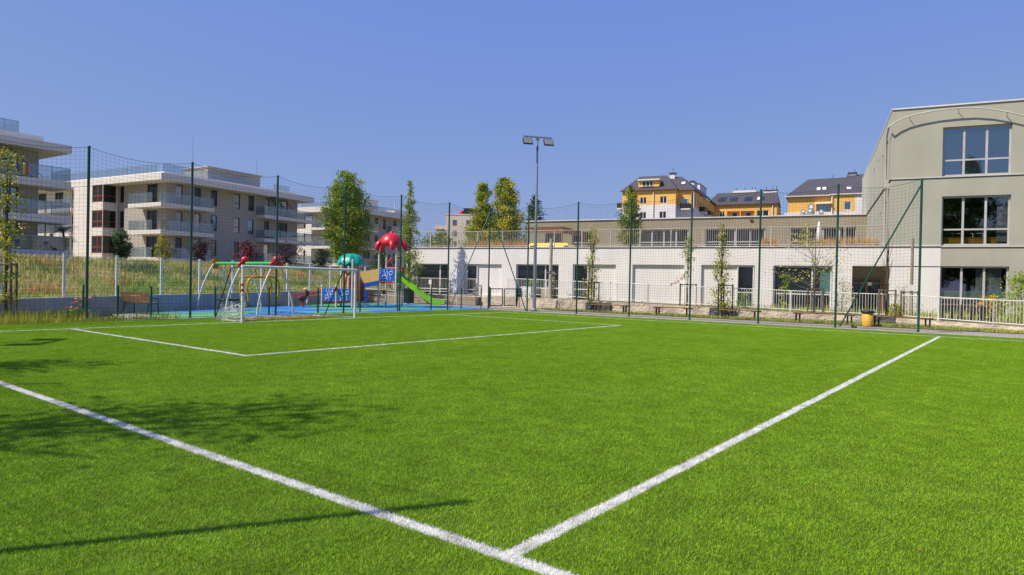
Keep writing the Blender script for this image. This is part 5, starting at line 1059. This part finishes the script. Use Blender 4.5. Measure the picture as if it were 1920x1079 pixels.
def vent(x, r, h, label, cowl=1):
    t = thing('roof_vent', label, 'roof vent', s2w(x, 22, 7.75), sa, 'metal vents on the taupe roof')
    g = MB(); g.lathe(0, 0, [(r * .8, 0), (r * .8, .2), (r, .22), (r, h * .5), (r * .75, h * .55)], 14); g.build('duct', M['steel'], t)
    g = MB(); g.tube([(0, .2, h * .72), (0, -.22, h * .72)], r * .95, 16); g.build('cowl', M['steel'], t); g = MB(); g.tube([(0, -.225, h * .72), (0, -.24, h * .72)], r * .5, 12); g.build('cap', M['rail_grey'], t)
vent(-4.57, .22, .85, 'small round metal vent on the taupe roof, leftmost of three'); vent(-3.94, .3, 1.35, 'tall double metal vent on the taupe roof, middle of three'); vent(-3.13, .2, .75, 'low metal vent on the taupe roof, rightmost of three')
def far_shed():
    t = thing('far_hall', 'low pale hall roof showing above the taupe storey left of the yellow house', 'hall', s2w(-30, 60, 0), sa)
    g = MB(); g.box(0, 14, 0, 20, 0, 10.0); g.box(8, 16.5, -3, -.01, 0, 9.6); g.build('wall', M['white_wall2'], t); g = MB(); g.mesh([(0, 0, 10.0), (3, 0, 11), (6, 0, 10.0), (0, 20, 10.0), (3, 20, 11), (6, 20, 10.0)], [(0, 1, 4, 3), (1, 2, 5, 4), (0, 2, 1)]); g.box(9, 16, -2.5, -1, 9.6, 10.2, 1); g.build('roof', [M['steel'], M['frame_dark']], t)
    g = MB(); [g.tube([(x, 2, 9.8), (x, 2, 9.8 + h)], .05, 5) for x, h in ((11, 3), (13.2, 2.2), (13.9, 2.6))]; g.build('antenna', M['black_metal'], t)
far_shed()

# ------------------------------------------------------------------ trees and plants
def leaves(g, r, c, n, sd, size, mats):
    for i in range(n):
        p = (r.gauss(c[0], sd[0]), r.gauss(c[1], sd[1]), r.gauss(c[2], sd[2])); s = size * r.uniform(.6, 1.35)
        u = Vector((r.gauss(0, 1), r.gauss(0, 1), r.gauss(0, .7))).normalized(); w = u.cross(Vector((r.gauss(0, 1), r.gauss(0, 1), r.gauss(0, 1)))).normalized(); n_ = u.cross(w)
        P = Vector(p); k = len(g.v); g.v += [tuple(P - u * s * .5), tuple(P + w * s * .32 + n_ * s * .08), tuple(P + u * s * .5), tuple(P - w * s * .32 + n_ * s * .08)]
        g.f.append((k, k + 1, k + 2, k + 3)); g.m.append(r.choice(mats)); g.sm.append(False)
def tree(name, label, cat, loc, H, prof, nclump, nleaf, size, mats, trunk=.1, bark='bark', seed=1, group=None, clump=.16, lean=0.0, fork=.35, limbs=30, sub='crown', shell=.55, bare=0, flat=1.0):
    """prof: (relative height, radius in m); leaf clumps fill the outer part of that profile, each on its own limb"""
    r = random.Random(seed); t = thing(name, label, cat, loc, 0, group)
    def rad(h):
        for (h0, r0), (h1, r1) in zip(prof[:-1], prof[1:]):
            if h0 <= h <= h1: return r0 + (r1 - r0) * (h - h0) / max(1e-6, h1 - h0)
        return 0
    rm = max(q for _, q in prof); tg = MB(); g = MB(); axis = lambda h: Vector((lean * H * h * h, 0, H * h))
    tg.tube([axis(h) + Vector((r.gauss(0, .02), r.gauss(0, .02), 0)) * H * .1 for h in (0, .15, .3, .5, .7, .9, .97)], [trunk * 1.25, trunk, trunk * .9, trunk * .7, trunk * .45, trunk * .18, trunk * .08], 8)
    cs = []
    while len(cs) < nclump:
        h = r.uniform(prof[0][0], prof[-1][0]); q = rad(h)
        if r.random() * rm > max(q, .25 * rm): continue
        a = r.uniform(0, 6.283); rr = q * (shell + (1 - shell) * r.random()) * r.uniform(.5, 1.06) if r.random() < .75 else q * r.random() * .6
        cs.append((axis(h) + Vector((rr * math.cos(a), rr * math.sin(a), r.uniform(-.02, .02) * H)), h, q))
    for i, (c, h, q) in enumerate(cs):
        sdev = max(.06, clump * (q * .6 + rm * .4)); k = mats if r.random() < .45 else [r.choice(mats)]
        if not (bare and r.random() < bare): leaves(g, r, c, int(nleaf * r.uniform(.6, 1.4)), (sdev, sdev, sdev * .8 * flat), size, list(range(len(mats))) if k is mats else [mats.index(k[0])])
        if i < limbs:
            hb = max(.12, h * r.uniform(.55, .85)); b = axis(hb); m_ = b.lerp(c, .5) + Vector((0, 0, -.04 * H * r.random())); tg.tube([b, m_, c], [trunk * .38 * (1 - hb * .7), trunk * .22, trunk * .06], 5)
    tg.build('trunk', M[bark], t, uv=False); g.build(sub, [LM[q] for q in mats], t, uv=False)
    return t
def stakes(loc, h, w, label, n=3, mt='black_metal', rz=0):
    t = thing('tree_stake_frame', label, 'tree stakes', loc, R_(rz), 'stake frames round the young trees')
    P = [(w * math.cos(2.1 * k + .5), w * math.sin(2.1 * k + .5)) for k in range(n)]
    for x, y in P: g = MB(); g.tube([(x, y, 0), (x, y, h)], .04, 8); g.build('stake', M[mt], t)
    for (a, b) in zip(P, P[1:] + P[:1]): g = MB(); g.tube([(*a, h - .06), (*b, h - .06)], .03, 6); g.build('rail', M[mt], t)
    return t
column = lambda r: [(.12, r * .5), (.3, r), (.55, r * .95), (.8, r * .6), (1, r * .12)]
# left foreground
tree('young_tree', 'slim yellowing young tree at the left edge inside wooden stakes', 'tree', (7.35, 27.5, 0), 5.9, [(.08, .25), (.2, .42), (.45, .4), (.62, .55), (.8, .5), (.93, .4), (1, .12)], 85, 22, .1, ['olive', 'yellow', 'olive', 'green'], .045, 'bark', 21, clump=.28)
stakes((7.4, 27.5, 0), 1.95, .33, 'brown wooden stakes round the yellowing tree at the left edge', 3, 'wood_grey')
# beyond the meadow
tree('round_tree', 'dark green egg shaped tree in front of the russet corner bays', 'tree', (26.6, 66.5, 2.8), 3.1, [(.1, .6), (.35, 1.1), (.6, 1.05), (.85, .6), (1, .1)], 80, 34, .17, ['dark', 'dark', 'mid'], .06, 'bark', 22)
tree('young_tree', 'small yellow green tree before the left balconies, between dark tree and plum shrub', 'tree', (28.0, 61.5, 2.6), 2.7, [(.1, .45), (.35, .85), (.6, .75), (.85, .45), (1, .1)], 60, 24, .15, ['olive', 'yellow', 'green'], .05, 'bark', 23)
for k, (x, y, h, w, lab, ms) in enumerate(((31.2, 61, 2.4, 1.15, 'purple leaved shrub below the first apartment balconies, left of the swing', ['purple', 'plum']), (33.9, 57.6, 2.3, 1.3, 'reddish purple shrub behind the middle of the swing beam', ['purple', 'purple', 'red']),
        (38.5, 58, 2.6, 1.75, 'broad dark purple shrub under the apartment stair balcony', ['plum', 'purple']), (42.9, 58.9, 2.0, 1.35, 'dark spiky shrub just left of the large green tree', ['plum', 'dark']))):
    tree('purple_shrub', lab, 'shrub', (x, y, 2.6), h, [(.02, w * .5), (.3, w * .9), (.6, w), (.85, w * .7), (1, w * .25)], 70, 26, .16, ms, .05, 'bark', 30 + k, 'purple shrubs beyond the meadow', clump=.14, shell=.3)
tree('conifer', 'small dark conifer on the bank below the left edge balconies', 'tree', (19.9, 63.0, 2.6), 2.2, [(.0, .9), (.3, .75), (.7, .38), (1, .04)], 60, 30, .13, ['conifer', 'dark'], .05, 'bark', 41)
def palm():
    t = thing('palm', 'potted palm with drooping fronds beside the left edge balconies', 'palm', (22.3, 68.0, 3.5)); r = random.Random(6)
    g = MB(); g.tube([(0, 0, 0), (.05, 0, 1.3), (0, 0, 1.9)], [.12, .09, .08], 7); g.build('trunk', M['bark'], t); g = MB()
    for k in range(22):
        a = r.uniform(0, 6.28); L_ = r.uniform(1.1, 1.55); up = r.uniform(.2, 1.0); pts = [Vector((L_ * q * math.cos(a), L_ * q * math.sin(a), 1.9 + (up - .1) * q * 1.5 - 1.0 * q * q * (.8 + .5 * (1 - up)))) for q in (0, .25, .5, .75, 1)]
        side = Vector((-math.sin(a), math.cos(a), 0))
        for i in range(4):
            for s_ in (-1, 1):
                for j in range(3):
                    p = pts[i].lerp(pts[i + 1], j / 3); e_ = pts[i + 1] - pts[i]; g.poly([p, p + side * s_ * .3 + Vector((0, 0, -.1)) + e_ * .7, p + e_ * .16])
    g.build('frond', LM['dark'], t, uv=False)
palm()
tree('broadleaf_tree', 'large bright green tree rising behind the playground fence', 'tree', (35.7, 45.4, 1.6), 9.0, [(.12, .5), (.2, 1.4), (.38, 2.1), (.6, 2.1), (.76, 1.75), (.9, 1.35), (1, .5)], 420, 90, .14, ['green', 'mid', 'olive', 'mid'], .16, 'bark_grey', 50, clump=.13, limbs=70)
tree('bush', 'dark green bush behind the red octopus roof posts', 'shrub', (40.5, 46.5, 1.4), 3.0, [(.0, .9), (.35, 1.4), (.7, 1.1), (1, .3)], 90, 34, .15, ['dark', 'mid', 'dark'], .08, 'bark', 51)
tree('birch', 'tall slim birch with loose leaves in front of the white school corner', 'tree', (32.05, 33.9, 0), 8.45, [(.12, .3), (.22, .85), (.32, 1.0), (.45, .9), (.62, .65), (.8, .34), (.92, .18), (1, .05)], 200, 34, .11, ['olive', 'mid', 'green', 'olive'], .07, 'bark_grey', 52, clump=.2, limbs=60)
tree('poplar', 'yellowing poplar behind the roof terrace, left one of the pair', 'tree', (57.0, 48.6, 0), 12.7, [(.12, 2.5), (.4, 2.6), (.55, 2.3), (.7, 1.4), (.86, .95), (1, .35)], 400, 84, .17, ['olive', 'green', 'yellow', 'green', 'mid', 'green'], .2, 'bark_grey', 53, clump=.13, limbs=70)
tree('poplar', 'yellowing poplar behind the roof terrace, broader right one of the pair', 'tree', (58.6, 46.6, 0), 13.1, [(.12, 2.6), (.4, 2.7), (.58, 2.35), (.76, 1.85), (.9, 1.4), (1, .6)], 480, 84, .17, ['olive', 'yellow', 'green', 'green', 'mid'], .22, 'bark_grey', 54, clump=.12, limbs=70)
tree('conifer', 'dark conifer behind the floodlight mast right of the poplars', 'tree', (68.9, 49.9, 2), 10.6, [(.1, 2.4), (.5, 2.0), (.7, 1.5), (.88, .8), (1, .1)], 160, 46, .22, ['conifer', 'dark', 'mid'], .2, 'bark', 55)
tree('broadleaf_tree', 'distant grey green tree seen through the terrace railing left end', 'tree', (79, 76.5, 0), 9.6, [(.3, 3), (.6, 4), (.85, 3), (1, .8)], 120, 50, .36, ['mid', 'olive', 'green'], .25, 'bark', 56)
# trees before the school
tree('young_tree', 'slender young tree with sparse yellow leaves at the first bench', 'tree', (34.9, 20.9, 0), 5.3, [(.06, .45), (.2, .5), (.35, .42), (.55, .48), (.72, .2), (.82, .4), (.92, .45), (1, .15)], 110, 13, .10, ['olive', 'olive', 'green', 'yellow', 'mid'], .04, 'bark', 60, clump=.26, limbs=70)
stakes((34.9, 20.75, 0), 1.75, .36, 'dark stakes round the slender tree at the first bench')
def sprig():
    t = tree('young_tree', 'thin young tree with red leaf tips before the blank white bay', 'tree', (35.9, 15.2, .4), 3.9, [(.42, .25), (.55, .35), (.7, .3), (.85, .5), (1, .25)], 34, 16, .1, ['mid', 'olive', 'green'], .028, 'bark_grey', 61, clump=.25, limbs=34)
    r = random.Random(4); g = MB(); [leaves(g, r, (-.15 * k * .3, .2 + .18 * k, 1.72 - .11 * k), 12, (.05, .05, .05), .1, [0]) for k in range(5)]; g.build('red_leaves', [LM['red']], t, uv=False)
sprig()
stakes((35.9, 15.2, .45), 1.3, .5, 'black metal tree guard round the thin red tipped tree')
tree('young_tree', 'yellow leaved young tree on the verge in front of the recessed white bay', 'tree', (35.2, 13.0, 0), 5.0, [(.05, .5), (.2, .55), (.33, .45), (.5, .55), (.66, .42), (.82, .3), (1, .1)], 120, 14, .1, ['olive', 'yellow', 'olive', 'green', 'mid'], .05, 'bark', 62, clump=.24, limbs=70)
stakes((35.2, 12.8, 0), 1.75, .42, 'dark stakes round the yellow leaved tree on the verge')
def spread():
    t = tree('young_tree', 'wide young tree with nearly bare level branches and yellow tips', 'tree', (36.4, 8.6, .35), 4.3, [(.38, 1.9), (.5, 2.2), (.62, 1.6), (.72, 1.9), (.85, 1.2), (1, .6)], 60, 12, .085, ['olive', 'yellow', 'olive'], .045, 'bark_grey', 63, clump=.13, limbs=46, flat=.35, shell=.8)
spread()
stakes((36.4, 8.6, .35), 1.3, .42, 'grey wooden stakes round the wide nearly bare tree', 3, 'wood_grey')
tree('bare_tree', 'leafless brown young tree before the school entrance', 'tree', (36.3, 5.3, .25), 4.4, [(.3, .25), (.6, .35), (.85, .3), (1, .1)], 40, 2, .06, ['grey', 'olive'], .05, 'bark', 64, clump=.2, limbs=40, bare=.8)
stakes((36.2, 5.35, .2), 1.45, .42, 'brown wooden stakes round the leafless tree', 3, 'wood_grey')
stakes((36.7, 4.5, .2), 1.4, .42, 'dark stake frame at the tall post under the sage block', 3, 'wood_grey')
tree('terrace_tree', 'leafy tree standing on the roof terrace in front of the yellow house', 'tree', s2w(-15.6, 5, 3.9), 4.7, [(.12, .7), (.3, 1.1), (.5, .95), (.7, .6), (.85, .4), (1, .12)], 190, 44, .11, ['mid', 'olive', 'dark', 'mid', 'green'], .07, 'bark', 65, clump=.17, limbs=50)
def plant(name, lab, loc, H, w, ms, n, size, seed, grp='plants along the school wall', cl=30): return tree(name, lab, 'plant', loc, H, [(.0, w * .6), (.4, w), (.75, w * .8), (1, w * .3)], cl, n, size, ms, .02, 'bark', seed, grp, clump=.22, shell=.3, limbs=14)
plant('shrub', 'large airy green shrub at the right edge behind the white railing', (39.4, .2, .2), 2.5, .9, ['lush', 'olive', 'green'], 30, .1, 70, cl=60)
plant('shrub', 'low bushy yellow green shrub left of the large right edge shrub', (38.7, 1.3, .2), 1.2, .8, ['lush', 'yellow', 'olive', 'rust'], 30, .09, 71)
plant('shrub', 'pale twiggy shrub against the wall left of the entrance', s2w(-2.1, -1.2, .35), 2.0, .75, ['grey', 'olive', 'grey'], 22, .08, 72)
plant('shrub', 'twiggy shrub against the white wall right of the entrance', s2w(.9, -.8, .3), 1.8, .7, ['grey', 'olive', 'grey'], 22, .07, 73)
plant('shrub', 'tall green stems in front of the teal curtain window', s2w(-5.0, -.6, .35), 2.3, .4, ['lush', 'green', 'olive'], 20, .09, 74)
plant('shrub', 'leafy stems in front of the wide left of centre window', s2w(-20.6, -.7, .5), 1.5, .5, ['lush', 'green'], 18, .08, 75)
plant('shrub', 'pale upright stems at the weathered post', s2w(-19.1, -1.0, .5), 1.9, .3, ['grey', 'olive'], 16, .07, 76)
plant('shrub', 'green leaves at the foot of the narrow white framed window', s2w(-7.3, -.8, .3), 1.1, .55, ['mid', 'green'], 22, .08, 77)
plant('shrub', 'green and rusty leaves at the foot of the leafless tree', (36.3, 4.95, .2), .8, .45, ['olive', 'rust', 'lush'], 20, .08, 78)
def pick_bed(r):
    x = r.uniform(-9.5, 8); y = -r.uniform(.2, 3.2 if x < -1 else 4.6); w = s2w(x, y); return w[0], w[1], .28, r.choice((.6, 1, 1, 1.6)), r.choice((0, 0, 1, 2))
grass_stuff('bed_plants', [LM['lush'], LM['olive'], LM['straw']], pick_bed, 3200, .26, .016, 14, .6)
def pick_terr(r):
    x = r.choice((r.uniform(-26.5, -22), r.uniform(-26.5, -22), r.gauss(-1.6, .9), r.gauss(-2.5, .9), r.uniform(-6.5, -5.6))); w = s2w(min(x, -.3), r.uniform(.5, 1.6)); return w[0], w[1], 3.98, r.choice((.7, 1)), r.choice((0, 0, 1, 2))
grass_stuff('terrace_grass', [LM['rust'], LM['dry'], LM['olive']], pick_terr, 3600, .62, .012, 15, .7)
plant('shrub', 'yellow leaved shrub on the terrace beside the closed white umbrella', s2w(-4.0, 2.0, 3.98), 1.5, .45, ['olive', 'yellow', 'green'], 18, .1, 79)
def flowers():
    t = thing('flowering_plant', 'orange flowered plant growing in the weeds left of the goal net pole', 'plant', (9.15, 26.8, 0)); r = random.Random(2); g = MB(); om = mat('orange petal', (.75, .2, .02), (.6, .12, .01), 20)
    leaves(g, r, (0, 0, .18), 260, (.28, .18, .1), .09, [0, 1])
    for k in range(11):
        x, y, z = r.gauss(.1, .3), r.gauss(0, .15), r.uniform(.35, .78); g.tube([(x * .5, y * .5, 0), (x, y, z)], .006, 4); f = MB(); f.lathe(x, y, [(.075, z - .015), (.05, z), (.02, z + .02), (.005, z + .03)], 9); f.build('bloom', om, t)
    g.build('foliage', [LM['lush'], LM['mid']], t, uv=False)
flowers()
# trees behind the photographer: known by their shadows and reflections
tree('broadleaf_tree', 'loose crowned tree off the left edge, its blurred shadow on the near turf', 'tree', (-2.1, 10.9, 0), 10.6, [(.45, .8), (.6, 1.7), (.8, 1.9), (.93, 1.1), (1, .3)], 44, 24, .16, ['green', 'olive'], .1, 'bark', 80, clump=.2)
tree('broadleaf_tree', 'leafy tree off the left edge, its shadow on the turf left of the box', 'tree', (-2.0, 17.2, 0), 10, [(.5, .5), (.65, 1.3), (.8, 1.4), (.93, .8), (1, .2)], 40, 26, .16, ['green', 'olive'], .1, 'bark', 81, clump=.2)
for k, (x, y, h) in enumerate(((-13.5, -17.5, 17.2), (-12.5, -21, 18.4), (-10.8, -25.5, 14), (-13, -13.5, 13))):
    tree('broadleaf_tree', ['tall tree mirrored in the left pane of the upstairs classroom', 'tallest tree mirrored in the middle pane of the upstairs classroom', 'tree mirrored in the right pane of the first floor classroom', 'tree mirrored at the left of the first floor classroom'][k], 'tree', (x, y, 0), h, [(.15, 2), (.35, 3.4), (.6, 3.2), (.8, 2), (1, .4)], 150, 60, .4, ['mid', 'dark', 'green'], .25, 'bark', 90 + k, 'trees mirrored in the classroom windows')
